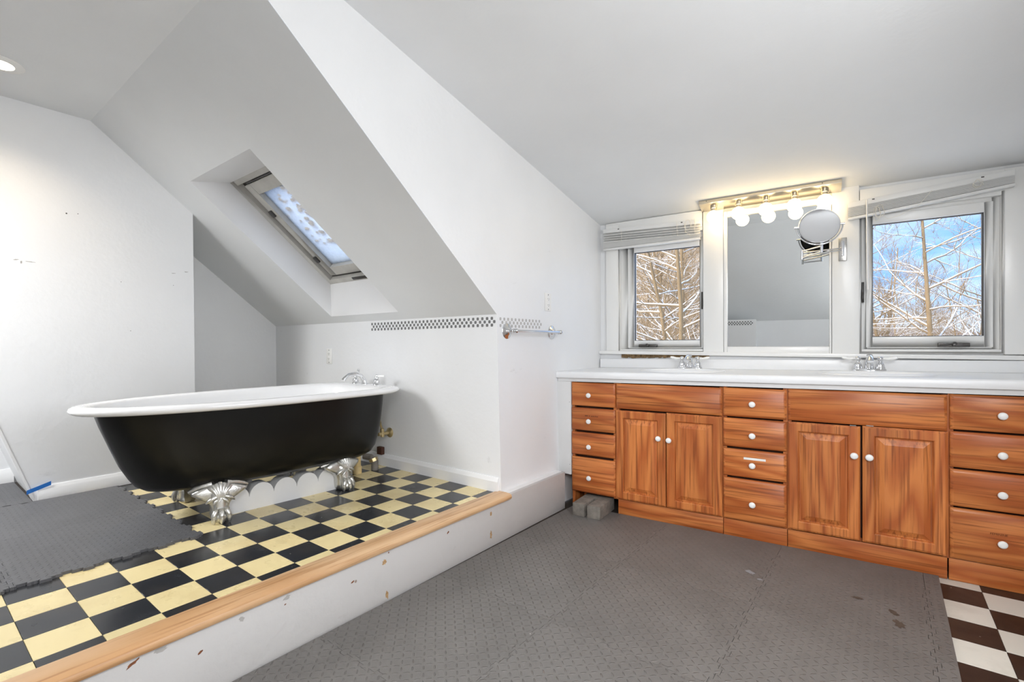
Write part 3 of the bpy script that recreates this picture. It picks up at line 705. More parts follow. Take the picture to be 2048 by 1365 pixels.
def to_toe(ly, loc, lx):
    def f_(pts):                      # the first row is cut to the line of the toe kick
        r = []
        for a, b in pts:
            if abs(b - ly) < 0.0012 and (a < 0.0015 or a > lx - 0.0015):
                x_ = loc.x + a; b = (-0.640 + 0.0821 * x_) - loc.y - math.sin(MA) * a
            r.append((a, b))
        return r
    return f_
for r_ in range(5):
    y_off = 0.62 * r_ if r_ else 0.0
    y_end = 0.62 * (r_ + 1)
    for c_, (a, b, txt) in enumerate(cols_):
        loc = mo + mu * a + mv * y_end
        ed = {'s': 'tooth', 'n': 'flat' if r_ == 0 else 'tooth', 'w': 'flat' if c_ == 0 else 'tooth', 'e': 'tooth'}
        foam_mat('foam_mat', '%s grey foam mat out from the vanity, %s' % (ord_[r_].capitalize(), txt), 'grey foam mats on the lower floor',
                 loc, MA, b - a, y_end - y_off, ed, tread_m, clip=to_toe(y_end, loc, b - a) if r_ == 0 else None)
    loc = mo + mu * 1.75 + mv * y_end
    foam_mat('foam_edge_strip', '%s narrow foam edge strip out from the vanity, next to checkered tiles' % ord_[r_].capitalize(), 'foam edge strips beside the black and white tiles',
             loc, MA, 0.055, y_end - y_off, {'s': 'flat', 'n': 'flat', 'w': 'tooth', 'e': 'flat'}, tread_m, clip=to_toe(y_end, loc, 0.055) if r_ == 0 else None)
for k, (x_, y_, ra, rb, ro, mt, nm) in enumerate([(1.236, -0.977, 0.030, 0.014, -0.6, worn_m, 'worn_patch'), (1.286, -1.03, 0.014, 0.008, 0.3, worn_m, 'worn_patch'), (1.638, -0.958, 0.022, 0.012, 0.2, stain_m, 'stain'), (1.751, -1.006, 0.014, 0.030, 0.5, stain_m, 'stain'), (1.77, -1.10, 0.020, 0.034, 0.2, stain_m, 'stain')]):
    par = [o for o in bpy.data.objects if o.name.startswith('foam_mat') and o.get('label', '').startswith('First grey foam mat') and ('middle' if x_ < 1.31 else 'tiles') in o['label']][0]
    iv = Matrix.Translation(par.location) @ Matrix.Rotation(MA, 4, 'Z'); iv.invert()
    blob(nm, lambda a, b: iv @ Vector((a, b, 0.0116)), x_, y_, ra, rb, ro, mt, par, 90 + k, 22)
# mats on the platform
PG = 'dark foam mats on the platform'
ym = -2.645
foam_mat('foam_mat', 'Dark ribbed foam mat on the platform reaching under the bathtub', PG, (-1.243, ym - 0.61, ZP), 0, 0.61, 0.61, {'s': 'tooth', 'n': 'tooth', 'w': 'tooth', 'e': 'tooth'}, tread_d)
foam_mat('foam_mat', 'Dark foam mat along the taped baseboard of the white wall', PG, (-1.853, ym - 0.61, ZP), 0, 0.61, 0.61, {'s': 'tooth', 'n': 'tooth', 'w': 'flat', 'e': 'tooth'}, tread_d)
foam_mat('foam_mat', 'Dark foam mat on the yellow checkered floor, beyond the mat under the tub', PG, (-1.243, ym - 1.22, ZP), 0, 0.61, 0.61, {'s': 'tooth', 'n': 'tooth', 'w': 'tooth', 'e': 'tooth'}, tread_d)
foam_mat('foam_mat', 'Dark foam mat joined to the mat along the taped baseboard', PG, (-1.853, ym - 1.22, ZP), 0, 0.61, 0.61, {'s': 'tooth', 'n': 'tooth', 'w': 'tooth', 'e': 'tooth'}, tread_d)
foam_mat('foam_mat', 'Dark foam mat in the passage behind the slanted wall corner', PG, (-2.463, -3.685, ZP), 0, 0.61, 0.66, {'s': 'tooth', 'n': 'flat', 'w': 'flat', 'e': 'tooth'}, tread_d)

# ------------------------------------------------------------------ vanity cabinets
def face_slab(x0, x1, z0, z1, yb, yf, ch=0.012, cd=0.007):
    """drawer or door front with a sloping chamfer round the face"""
    mb = MB()
    b_ = [(x0, yb, z0), (x1, yb, z0), (x1, yb, z1), (x0, yb, z1)]
    m_ = [(x0, yf + cd, z0), (x1, yf + cd, z0), (x1, yf + cd, z1), (x0, yf + cd, z1)]
    f_ = [(x0 + ch, yf, z0 + ch), (x1 - ch, yf, z0 + ch), (x1 - ch, yf, z1 - ch), (x0 + ch, yf, z1 - ch)]
    mb.loft([b_, m_, f_], True, True); return mb
def knob(t, parent, u, z, yf):
    mb = MB(); mb.lathe([(0.006, -0.001), (0.0055, 0.008), (0.009, 0.012), (0.0155, 0.017), (0.0165, 0.021), (0.0145, 0.0255), (0.008, 0.028), (0.001, 0.0285)], (u, yf, z), (0, -1, 0), 20)
    return t.part('knob', mb, porcelain, parent, smooth=50, label='round white ceramic knob')
def drawer(t, u0, u1, z0, z1, ku, kz, mat):
    d = t.part('drawer', face_slab(u0, u1, z0, z1, -0.629, -0.650), mat, bevel=0.0015, at=((u0 + u1) / 2, -0.64, (z0 + z1) / 2), segs=1)
    if ku is not None: knob(t, d, ku, kz, -0.650)
    return d
def door(t, u0, u1, z0, z1, ku, kz, sw=0.052):
    mb = MB(); yb, yf = -0.629, -0.650
    q = (u0 + sw, u1 - sw, z0 + sw, z1 - sw)
    # frame: outer chamfer and inner ogee
    def rr(a0, a1, b0, b1, y): return [(a0, y, b0), (a1, y, b0), (a1, y, b1), (a0, y, b1)]
    mb.loft([rr(u0, u1, z0, z1, yb), rr(u0, u1, z0, z1, yf + 0.006), rr(u0 + 0.010, u1 - 0.010, z0 + 0.010, z1 - 0.010, yf),
             rr(q[0] - 0.008, q[1] + 0.008, q[2] - 0.008, q[3] + 0.008, yf), rr(q[0] - 0.003, q[1] + 0.003, q[2] - 0.003, q[3] + 0.003, yf + 0.004), rr(q[0], q[1], q[2], q[3], yf + 0.012), rr(q[0], q[1], q[2], q[3], yb)])
    d = t.part('door', mb, oak_v, at=((u0 + u1) / 2, -0.64, (z0 + z1) / 2))
    mb = MB(); y0 = yf + 0.011
    mb.loft([rr(q[0], q[1], q[2], q[3], yb + 0.002), rr(q[0], q[1], q[2], q[3], y0), rr(q[0] + 0.006, q[1] - 0.006, q[2] + 0.006, q[3] - 0.006, y0), rr(q[0] + 0.030, q[1] - 0.030, q[2] + 0.030, q[3] - 0.030, yf + 0.001),
             rr(q[0] + 0.032, q[1] - 0.032, q[2] + 0.032, q[3] - 0.032, yf + 0.0005)], True, True)
    t.part('raised_panel', mb, oak_v, d)
    knob(t, d, ku, kz, yf); return d
def lettering(t, parent, text, u, z, width, yf):
    cu = bpy.data.curves.new('lettering', 'FONT'); cu.body = text; cu.size = 0.012; cu.align_x = 'CENTER'; cu.extrude = 0.0001
    tmp = bpy.data.objects.new('tmp_text', cu); COL.objects.link(tmp)
    dg = bpy.context.evaluated_depsgraph_get(); me = bpy.data.meshes.new_from_object(tmp.evaluated_get(dg))
    bpy.data.objects.remove(tmp)
    xs = [v.co.x for v in me.vertices]; k = width / (max(xs) - min(xs)); pb = Vector(parent['_o'])
    for v in me.vertices:
        x_, y_ = v.co.x * k, v.co.y * 1.0
        v.co = Vector((u + x_, yf - 0.0004 - abs(v.co.z), z + y_)) - pb
    me.materials.clear(); me.materials.append(ink_m)
    o = link('lettering', me, ink_m, parent); o['_o'] = tuple(pb); return o
CABG = 'oak vanity cabinets'
def cabinet(label, u0, u1, ztop, legs=False, toe=None):
    t = Thing('vanity_cabinet', label, 'cabinet', ((u0 + u1) / 2, -0.32, 0.0), True, CABG)
    mb = MB()
    fr = 0.019
    z0 = 0.098
    mb.box(u0, u0 + fr, -0.02, -0.628, 0.0 if legs else z0, ztop); mb.box(u1 - fr, u1, -0.02, -0.628, z0, ztop)
    mb.box(u0 + fr, u1 - fr, -0.02, -0.61, z0, z0 + 0.016); mb.box(u0 + fr, u1 - fr, -0.02, -0.035, z0 + 0.016, ztop)
    t.part('body', mb, oak_v)
    t.part('gap_shade_panel', MB().box(u0 + fr, u1 - fr, -0.585, -0.600, z0 + 0.016, ztop), shade_scrap_m)  # dark panel added to paint the shade seen in drawer and door gaps
    if legs:
        t.part('support_post', MB().box(u0 + 0.045, u0 + 0.062, -0.50, -0.54, 0.0, z0), oak_v)
    if toe: t.part('toe_kick', MB().box(toe[0], toe[1], -0.612, -0.630, 0.0, 0.1), oak_h, bevel=0.001)
    return t
U = [0.049, 0.353, 0.973, 1.2825, 1.909, 2.214]
c1 = cabinet('Narrow oak drawer cabinet beside the towel bar wall, with a concrete block underneath', U[0], U[1], 0.837, True)
st1 = [(0.834, 0.681, 0.753), (0.667, 0.519, 0.583), (0.504, 0.356, 0.416), (0.339, 0.110, 0.212)]
for k, (zt_, zb_, kz) in enumerate(st1):
    d = drawer(c1, U[0] + 0.002, U[1] - 0.003, zb_ + (0.0), zt_ + 0.0, 0.180, kz, oak_h)
    if k == 1:
        mb = MB(); random.seed(5); x_ = 0.148
        for q in range(13):            # worn, unreadable stamped marks
            w_ = random.uniform(0.003, 0.0055)
            if q not in (3, 5): mb.box(x_, x_ + w_, -0.6502, -0.6506, 0.614, 0.614 + random.uniform(0.004, 0.007))
            x_ += 0.007
        c1.part('worn_stamp', mb, ink_m, d)
c2 = cabinet('Oak sink cabinet with two raised panel doors, next to the drawers over the concrete block', U[1], U[2], 0.839, toe=(0.364, U[2] - 0.0015))
c2.part('false_front', face_slab(U[1] + 0.004, U[2] - 0.004, 0.679, 0.837, -0.629, -0.650), oak_h, bevel=0.0015, segs=1, at=(0.66, -0.64, 0.76))
door(c2, U[1] + 0.001, 0.660, 0.107, 0.668, 0.622, 0.517); door(c2, 0.6655, U[2] - 0.004, 0.107, 0.6735, 0.683, 0.513)
c3 = cabinet('Narrow oak drawer cabinet between the two sink cabinets, white tape on one drawer', U[2], U[3], 0.846, toe=(U[2] + 0.0015, U[3] - 0.0015))
for k, (zt_, zb_, kz) in enumerate([(0.840, 0.681, 0.755), (0.671, 0.513, 0.583), (0.500, 0.349, 0.421), (0.336, 0.106, 0.208)]):
    d = drawer(c3, U[2] + 0.003, U[3] - 0.003, zb_, zt_, 1.121, kz, oak_h)
    if k == 2: c3.part('tape_label', MB().box(1.078, 1.184, -0.6502, -0.6508, 0.449, 0.461), tape_w, d, label='strip of white tape')
c4 = cabinet('Oak sink cabinet with two raised panel doors, next to the drawers lettered FEMININE', U[3], U[4], 0.848, toe=(U[3] + 0.0015, U[4] - 0.0015))
c4.part('false_front', face_slab(U[3] + 0.004, U[4] - 0.004, 0.682, 0.847, -0.629, -0.650), oak_h, bevel=0.0015, segs=1, at=(1.6, -0.64, 0.76))
door(c4, U[3] + 0.002, 1.5895, 0.109, 0.674, 1.564, 0.531); door(c4, 1.598, U[4] - 0.002, 0.109, 0.679, 1.623, 0.530)
for q in ((1.548, 1.572, 0.675), (1.612, 1.640, 0.680)): c4.part('hinge_plate', MB().box(q[0], q[1], -0.632, -0.648, q[2], q[2] + 0.004), nickel)
c5 = cabinet('Narrow oak drawer cabinet lettered FEMININE, beside the bare black and white tiles', U[4], U[5], 0.854, toe=(U[4] + 0.004, U[5]))
for k, (zt_, zb_, kz) in enumerate([(0.851, 0.693, 0.767), (0.683, 0.522, 0.595), (0.512, 0.346, 0.423), (0.336, 0.106, 0.210)]):
    d = drawer(c5, U[4] + 0.005, U[5] - 0.003, zb_, zt_, 2.078, kz, oak_h)
    if k == 3: lettering(c5, d, 'FEMININE', 2.070, 0.2425, 0.054, -0.650)
# white filler panels at both ends of the run
t = Thing('filler_panel', 'White painted filler panel between the towel bar wall and the oak drawers', 'panel', (0.0, -0.63, 0.215), True)
t.part('board', MB().hexa([(-0.050, -0.61, 0.216), (0.046, -0.61, 0.213), (0.046, -0.646, 0.213), (-0.053, -0.646, 0.216), (-0.050, -0.61, 0.8375), (0.046, -0.61, 0.8375), (0.046, -0.646, 0.8375), (-0.053, -0.646, 0.8375)]), board_m, bevel=0.001)
for z_ in (0.70, 0.28): t.part('nail', MB().ball((0.036, -0.6462, z_), 0.002, seg=8, rings=5), steel_d)
# ------------------------------------------------------------------ countertop
def cz(u): return 0.9045 + 0.0093 * (u + 0.05)
UR = 2.29
t = Thing('countertop', 'Long white vanity countertop with two oval sinks and backsplash', 'countertop', (1.0, -0.33, 0.86), True)
def ell(cu, cw, a, b, n=40): return [(cu + a * math.cos(2 * PI * k / n), -cw + b * math.sin(2 * PI * k / n)) for k in range(n)]
basins = [(0.69, 0.36, 0.225, 0.165), (1.66, 0.36, 0.225, 0.165)]
outer = [(-0.002, 0.018), (UR + 0.08, 0.018), (UR + 0.035, -0.652), (-0.052, -0.652)]
v, f = holes_face(outer, [ell(*q) for q in basins])
mb = MB(); mb.add([Vector((a, b, cz(a))) for a, b in v], f)
# rounded front edge: profile swept along u
pr = [(-0.652, 0.0), (-0.659, -0.0015), (-0.6645, -0.006), (-0.667, -0.014), (-0.667, -0.036), (-0.664, -0.042), (-0.655, -0.0435), (-0.60, -0.0435)]
vs = []; fs = []
for k, uu in enumerate((-0.053, UR + 0.035)):
    for y_, z_ in pr: vs.append(Vector((uu, y_, cz(uu) + z_)))
n = len(pr)
for k in range(n - 1): fs.append((k, k + 1, n + k + 1, n + k))
fs.append(tuple(range(n)))
mb.add(vs, fs)
mb.add([Vector((-0.06, 0.018, cz(0) - 0.0435)), Vector((UR + 0.08, 0.018, cz(UR) - 0.0435)), Vector((UR + 0.035, -0.655, cz(UR) - 0.0435)), Vector((-0.053, -0.655, cz(0) - 0.0435))], [(0, 1, 2, 3)])
t.part('slab', mb, corian, smooth=30)
for q in basins:
    mb = MB(); cu, cw, a, b = q; rings = []
    for k, (da, dz_) in enumerate([(0.030, 0.0), (0.024, 0.006), (0.014, 0.009), (0.004, 0.006), (-0.004, -0.004), (-0.02, -0.05), (-0.06, -0.10), (-0.12, -0.125), (-0.15, -0.13)]):
        rings.append([Vector((x_, y_, cz(x_) + dz_ + 0.0004)) for x_, y_ in ell(cu, cw, a + da, b + da)])
    mb.loft(rings, False, True)
    bw = t.part('sink_bowl', mb, corian, smooth=60)
    t.part('drain', MB().lathe([(0.022, 0), (0.022, 0.003), (0.016, 0.004), (0.001, 0.003)], (cu, -cw, cz(cu) - 0.131)), chrome, bw, smooth=40)
mb = MB()
def bz(u): return 0.975 + 0.0072 * u
mb.hexa([(0.008, 0.018, cz(0)), (UR + 0.08, 0.018, cz(UR)), (UR + 0.08, -0.02, cz(UR)), (0.008, -0.02, cz(0)), (0.008, 0.018, bz(0)), (UR + 0.08, 0.018, bz(UR)), (UR + 0.08, -0.02, bz(UR)), (0.008, -0.02, bz(0))])
t.part('backsplash', mb, corian, bevel=0.005)
mb = MB()
mb.hexa([(-0.048, -0.60, 0.838), (UR, -0.60, 0.858), (UR, -0.645, 0.858), (-0.050, -0.645, 0.838), (-0.048, -0.60, 0.862), (UR, -0.60, 0.8835), (UR, -0.645, 0.8835), (-0.050, -0.645, 0.862)])
t.part('build_up_strip', mb, board_m, label='white painted strip under the counter edge')
# ------------------------------------------------------------------ basin faucets
def basin_faucet(u, label):
    t = Thing('basin_faucet', label, 'faucet', (u, -0.115, cz(u)), True, 'chrome faucets on the vanity')
    z = cz(u); y = -0.115
    mb = MB()
    prf = [(u + 0.078 * math.cos(a), y + 0.030 * math.sin(a)) for a in [2 * PI * k / 32 for k in range(32)]]
    prf = [(u + math.copysign(min(abs(px - u) * 1.12, 0.078), px - u), py) for px, py in prf]
    mb.loft([[Vector((a, b, z)) for a, b in prf], [Vector((a, b, z + 0.014)) for a, b in prf], [Vector((u + (a - u) * 0.94, y + (b - y) * 0.86, z + 0.020)) for a, b in prf]], True, True)
    t.part('base', mb, chrome, smooth=40)
    mb = MB()
    mb.tube([(u, y + 0.004, z + 0.018), (u, y - 0.002, z + 0.05), (u, y - 0.018, z + 0.078), (u, y - 0.05, z + 0.088), (u, y - 0.085, z + 0.078), (u, y - 0.098, z + 0.060)], [0.022, 0.019, 0.017, 0.016, 0.015, 0.014], 16)
    mb.lathe([(0.012, 0), (0.014, 0.008), (0.012, 0.016), (0.002, 0.018)], (u, y - 0.004, z + 0.085), seg=14)
    t.part('spout', mb, chrome, smooth=50)
    for s_ in (-1, 1):
        hx = u + s_ * 0.051
        mb = MB(); mb.lathe([(0.024, 0.018), (0.023, 0.026), (0.019, 0.034), (0.020, 0.038), (0.015, 0.050), (0.009, 0.056), (0.009, 0.062), (0.0135, 0.068), (0.0145, 0.077), (0.012, 0.085), (0.004, 0.089)], (hx, y, z), seg=18)
        h = t.part('handle', mb, chrome, smooth=50)
        mb = MB(); p0 = Vector((hx + s_ * 0.008, y - 0.002, z + 0.076))
        mb.tube([p0, p0 + Vector((s_ * 0.014, -0.002, 0.0)), p0 + Vector((s_ * 0.03, -0.004, -0.001)), p0 + Vector((s_ * 0.052, -0.008, 0.004)), p0 + Vector((s_ * 0.066, -0.011, 0.008))], [0.005, 0.006, 0.008, 0.0095, 0.006], 12)
        t.part('lever', mb, porcelain, h, smooth=60, label='white porcelain lever')
basin_faucet(0.690, 'Chrome basin faucet with white levers, below the small crank window')
basin_faucet(1.660, 'Chrome basin faucet with white levers, below the tall blind wand and snowy tree window')
# concrete block holding up the end cabinet
t = Thing('concrete_block', 'Rough grey concrete block with a notch, on the mat below the end drawers', 'block', (0.265, -0.70, 0.011), True)
mb = MB()
pts = [(0.136, -0.825), (0.212, -0.825), (0.216, -0.655), (0.236, -0.655), (0.232, -0.825), (0.316, -0.825), (0.320, -0.58), (0.136, -0.58)]
mb.prism(pts, lambda a, b, h: Vector((a, b, h)), 0.011, 0.090)
t.part('body', mb, concrete, bevel=0.004)
# ------------------------------------------------------------------ claw foot bathtub
TX = -1.0
t = Thing('bathtub', 'Black claw foot bathtub with white enamel rim and silver feet', 'bathtub', (TX, -2.2, ZP))
def tub_ring(a, yl, yr, z, nl=2.1, nr=4.6, n=72, mid=-2.05):
    pts = []
    for k in range(n):
        th = 2 * PI * k / n; c, s_ = math.cos(th), math.sin(th)
        ex = nl if s_ < 0 else nr
        rx = math.copysign(abs(c) ** (2 / ex), c) * a
        ly = (mid - yl) if s_ < 0 else (yr - mid)
        ry = math.copysign(abs(s_) ** (2 / ex), s_) * ly
        pts.append(Vector((TX + rx, mid + ry, z)))
    return pts
mb = MB()
mb.loft([tub_ring(*q) for q in [(0.338, -2.945, -1.50, 0.792), (0.334, -2.922, -1.505, 0.72), (0.326, -2.885, -1.515, 0.62), (0.314, -2.850, -1.53, 0.53), (0.298, -2.815, -1.545, 0.465), (0.278, -2.79, -1.565, 0.428), (0.245, -2.755, -1.60, 0.405), (0.18, -2.68, -1.66, 0.392), (0.06, -2.40, -1.85, 0.384)]], False, True)
t.part('outer_shell', mb, enamel_b, smooth=60, label='black painted outside of the tub')
mb = MB()
mb.loft([tub_ring(*q) for q in [(0.330, -2.94, -1.505, 0.790), (0.352, -2.975, -1.44, 0.786), (0.372, -3.012, -1.405, 0.788), (0.384, -3.026, -1.396, 0.796), (0.388, -3.031, -1.392, 0.806), (0.384, -3.026, -1.396, 0.816), (0.372, -3.012, -1.408, 0.823), (0.355, -2.99, -1.43, 0.825),
      (0.338, -2.965, -1.50, 0.822), (0.325, -2.95, -1.525, 0.812), (0.318, -2.935, -1.54, 0.79), (0.308, -2.91, -1.55, 0.70), (0.29, -2.87, -1.56, 0.60), (0.262, -2.82, -1.58, 0.50), (0.22, -2.75, -1.62, 0.435), (0.15, -2.62, -1.70, 0.412), (0.05, -2.4, -1.9, 0.405)]], False, True)
t.part('rim', mb, enamel_w, smooth=60, label='white enamel rolled rim and inside')
def claw_foot(px, py, rot):
    """cast claw and ball foot: fanned shell plate, scrolls, curved leg, three ridged toes holding a ball"""
    mb = MB(); R_ = Matrix.Rotation(rot, 3, 'Z')
    def P(x, y, z): return R_ @ Vector((x, y, z)) + Vector((px, py, ZP))
    H = 0.178
    # leg: bows out from under the tub, narrows, then runs down to the paw
    path = [(-0.055, 0, 0.168), (-0.030, 0, 0.158), (-0.010, 0, 0.135), (0.000, 0, 0.108), (0.004, 0, 0.080), (0.008, 0, 0.055), (0.014, 0, 0.034), (0.018, 0, 0.018)]
    wd = [0.060, 0.056, 0.046, 0.036, 0.030, 0.029, 0.031, 0.026]; dp = [0.012, 0.020, 0.026, 0.025, 0.023, 0.023, 0.024, 0.018]
    rings = []
    for (x_, y_, z_), w_, d_ in zip(path, wd, dp):
        rings.append([P(x_ + d_ * math.cos(a), y_ + w_ * math.sin(a), z_ + d_ * 0.25 * math.cos(a)) for a in [2 * PI * k / 16 for k in range(16)]])
    mb.loft(rings, True, True)
    # solid cast bracket that carries the ornament
    sil = [(0.0, 0.188), (-0.035, 0.182), (-0.075, 0.172), (-0.122, 0.152), (-0.118, 0.138), (-0.088, 0.118), (-0.062, 0.104), (-0.046, 0.084), (-0.040, 0.060), (-0.041, 0.036), (-0.036, 0.012), (-0.026, 0.002)]
    sil = sil + [(-a, b) for a, b in sil[::-1][:-1]]
    rg_ = []
    for x_, k_ in ((-0.050, 0.90), (-0.040, 1.0), (-0.016, 1.0), (-0.004, 0.92), (0.004, 0.75)):
        rg_.append([P(x_ + 0.012 * (0.1 - b) * 2.2, a * k_, 0.095 + (b - 0.095) * (1.0 if b < 0.03 else k_ ** 0.5)) for a, b in sil])
    mb.loft(rg_, True, True)
    # bracket wings hugging the tub bottom
    for s_ in (-1, 1):
        w = [(-0.030, s_ * 0.03, 0.178), (-0.034, s_ * 0.065, 0.172), (-0.040, s_ * 0.10, 0.162), (-0.048, s_ * 0.128, 0.150)]
        mb.tube([P(*q) for q in w], [0.026, 0.022, 0.016, 0.008], 10)
        # scroll volute under each wing
        sp = []
        for k in range(15):
            a = k / 14 * 2.3 * PI; r_ = 0.024 * (1 - k / 20)
            sp.append(P(-0.012 + 0.004 * math.cos(a), s_ * (0.066 + r_ * math.cos(a)), 0.140 + r_ * math.sin(a)))
        mb.tube(sp, [0.0065 - 0.0002 * k for k in range(15)], 6)
        mb.ball(P(-0.008, s_ * 0.067, 0.139), 0.009, seg=8, rings=6)
        # leaf curling off the leg
        mb.tube([P(0.016, s_ * 0.012, 0.128), P(0.020, s_ * 0.032, 0.120), P(0.014, s_ * 0.052, 0.108), P(0.010, s_ * 0.062, 0.098)], [0.006, 0.009, 0.008, 0.003], 7)
        mb.tube([P(0.024, s_ * 0.006, 0.118), P(0.028, s_ * 0.022, 0.106), P(0.024, s_ * 0.034, 0.090)], [0.005, 0.007, 0.003], 7)
    # fanned acanthus shell at the crest
    for k in range(-3, 4):
        a = k * 0.27
        p0 = (0.020, 0.004 * k, 0.118); p1 = (0.018, 0.030 * math.sin(a) * 1.1, 0.150); p2 = (-0.002, 0.055 * math.sin(a) * 1.15, 0.186 - 0.010 * abs(k) * 0.6); p3 = (-0.012, 0.058 * math.sin(a) * 1.2, 0.188 - 0.012 * abs(k) * 0.6)
        mb.tube([P(*p0), P(*p1), P(*p2), P(*p3)], [0.004, 0.0085, 0.0105, 0.005], 7)
    # ball and toes
    mb.ball(P(0.020, 0, 0.026), 0.027, 0.030, 0.026, 14, 9, R_)
    for k in (-1, 0, 1):
        a = k * 0.62
        tp = [(0.016, 0.016 * k, 0.070), (0.032, 0.024 * k, 0.060), (0.046 - abs(k) * 0.010, 0.033 * k, 0.040), (0.050 - abs(k) * 0.012, 0.034 * k, 0.018), (0.046 - abs(k) * 0.012, 0.032 * k, 0.003)]
        mb.tube([P(*q) for q in tp], [0.010, 0.0125, 0.0115, 0.0105, 0.006], 8)
        for q in range(3):          # knuckle ridges
            f0 = tp[1 + min(q, 1)]; mb.ball(P(f0[0] + 0.004, f0[1], f0[2] + 0.010 - q * 0.012), 0.010, 0.0125, 0.005, 8, 5, R_)
    return mb
for (px, py, rot) in [(-0.764, -2.512, -0.25), (-0.740, -1.832, 0.10), (-1.248, -2.50, PI + 0.3), (-1.262, -1.83, PI - 0.1)]:
    t.part('claw_foot', claw_foot(px, py, rot), silver_m, smooth=50, label='silver painted claw and ball foot', at=(px, py, ZP))
t.part('overflow_fitting', MB().lathe([(0.02, -0.02), (0.02, 0.008), (0.012, 0.014), (0.001, 0.015)], (-1.0, -1.536, 0.70), (0, 1, 0), 14), pipe_n, smooth=40)
# faucet set standing on the deck of the rim
t = Thing('tub_faucet', 'Chrome three piece faucet with arched spout on the white bathtub rim', 'faucet', (-1.03, -1.46, 0.823))
fz = 0.823
mb = MB()
mb.lathe([(0.026, 0.0), (0.026, 0.005), (0.021, 0.009)], (-1.035, -1.463, fz), seg=18)
mb.tube([(-1.035, -1.462, fz + 0.004), (-1.037, -1.468, fz + 0.03), (-1.042, -1.488, fz + 0.058), (-1.05, -1.525, fz + 0.072), (-1.06, -1.57, fz + 0.066), (-1.066, -1.60, fz + 0.045), (-1.068, -1.608, fz + 0.030)], [0.019, 0.016, 0.014, 0.0135, 0.013, 0.013, 0.015], 14)
t.part('spout', mb, chrome, smooth=50)
t.part('diverter', MB().lathe([(0.005, 0.0), (0.005, 0.014), (0.009, 0.018), (0.007, 0.024), (0.009, 0.028), (0.001, 0.031)], (-1.047, -1.505, fz + 0.074), seg=12), chrome, smooth=40)
for hx, hy, dx, dy in [(-1.135, -1.462, -0.6, -0.3), (-0.912, -1.458, 0.45, 0.25)]:
    h = t.part('handle', MB().lathe([(0.026, 0.0), (0.025, 0.005), (0.018, 0.010), (0.021, 0.022), (0.020, 0.032), (0.012, 0.038), (0.014, 0.044), (0.010, 0.054), (0.007, 0.058), (0.008, 0.066), (0.003, 0.070)], (hx, hy, fz), seg=18), chrome, smooth=50)
    d_ = Vector((dx, dy, 0)).normalized(); p0 = Vector((hx, hy, fz + 0.058))
    lv = t.part('lever', MB().tube([p0 + d_ * 0.006, p0 + d_ * 0.02, p0 + d_ * 0.04, p0 + d_ * 0.055], [0.004, 0.006, 0.0085, 0.006], 10), porcelain, h, smooth=60, label='white porcelain lever')
# plumbing behind the tub
t = Thing('supply_pipe', 'Corroded nickel supply pipe with round wall flange behind the bathtub end', 'pipe', (-1.0, -1.34, 0.47))
t.part('tube', MB().tube([(-0.905, -1.45, 0.795), (-0.905, -1.45, 0.72), (-0.908, -1.445, 0.66), (-0.93, -1.42, 0.585), (-0.945, -1.40, 0.54), (-0.945, -1.385, 0.50)], [0.011, 0.011, 0.007, 0.007, 0.007, 0.009], 10), pipe_n, smooth=50)
t.part('valve', MB().tube([(-0.945, -1.39, 0.515), (-0.945, -1.385, 0.46)], [0.014, 0.014], 12).cyl((-0.945, -1.42, 0.48), (-0.945, -1.322, 0.48), 0.012, 12), pipe_n, smooth=40)
t.part('flange', MB().lathe([(0.034, 0.0), (0.034, 0.005), (0.022, 0.016), (0.013, 0.02)], (-0.945, YT - 0.0005, 0.48), (0, -1, 0), 20), pipe_n, smooth=40)
t = Thing('drain_pipe', 'Cream plastic drain pipe rising from the checkered floor under the bathtub end', 'pipe', (-1.02, -1.60, ZP))
t.part('riser', MB().cyl((-0.985, -1.565, ZP), (-0.985, -1.565, 0.42), 0.024, 18), pipe_y, smooth=40)
t.part('coupling', MB().lathe([(0.030, 0.0), (0.030, 0.042), (0.027, 0.046), (0.024, 0.046)], (-0.985, -1.565, ZP), seg=18), pipe_y, smooth=40)
t.part('side_arm', MB().tube([(-0.985, -1.565, 0.36), (-1.02, -1.60, 0.355), (-1.06, -1.64, 0.35)], [0.02, 0.02, 0.02], 12), pipe_y, smooth=40)
t = Thing('drain_trap', 'Whitish corroded drain elbow on the floor between cream pipe and baseboard', 'pipe', (-1.02, -1.45, ZP))
t.part('elbow', MB().tube([(-0.96, -1.44, ZP), (-0.96, -1.44, ZP + 0.055), (-0.985, -1.455, ZP + 0.085), (-1.03, -1.48, ZP + 0.09)], [0.024, 0.024, 0.023, 0.02], 12), concrete, smooth=50)
t.part('nut', MB().cyl((-0.965, -1.443, ZP + 0.058), (-0.972, -1.447, ZP + 0.078), 0.031, 8), pipe_n)
tag(link('wood_scrap', MB().box(-1.035, -0.985, YT - 0.045, YT - 0.017, ZP + 0.083, ZP + 0.135).mesh('wood_scrap', (-1.01, YT - 0.03, ZP + 0.083), 0.002), shade_scrap_m, None, (-1.01, YT - 0.03, ZP + 0.083)),
    'Small dark wood scrap standing on the baseboard behind the bathtub', 'wood')
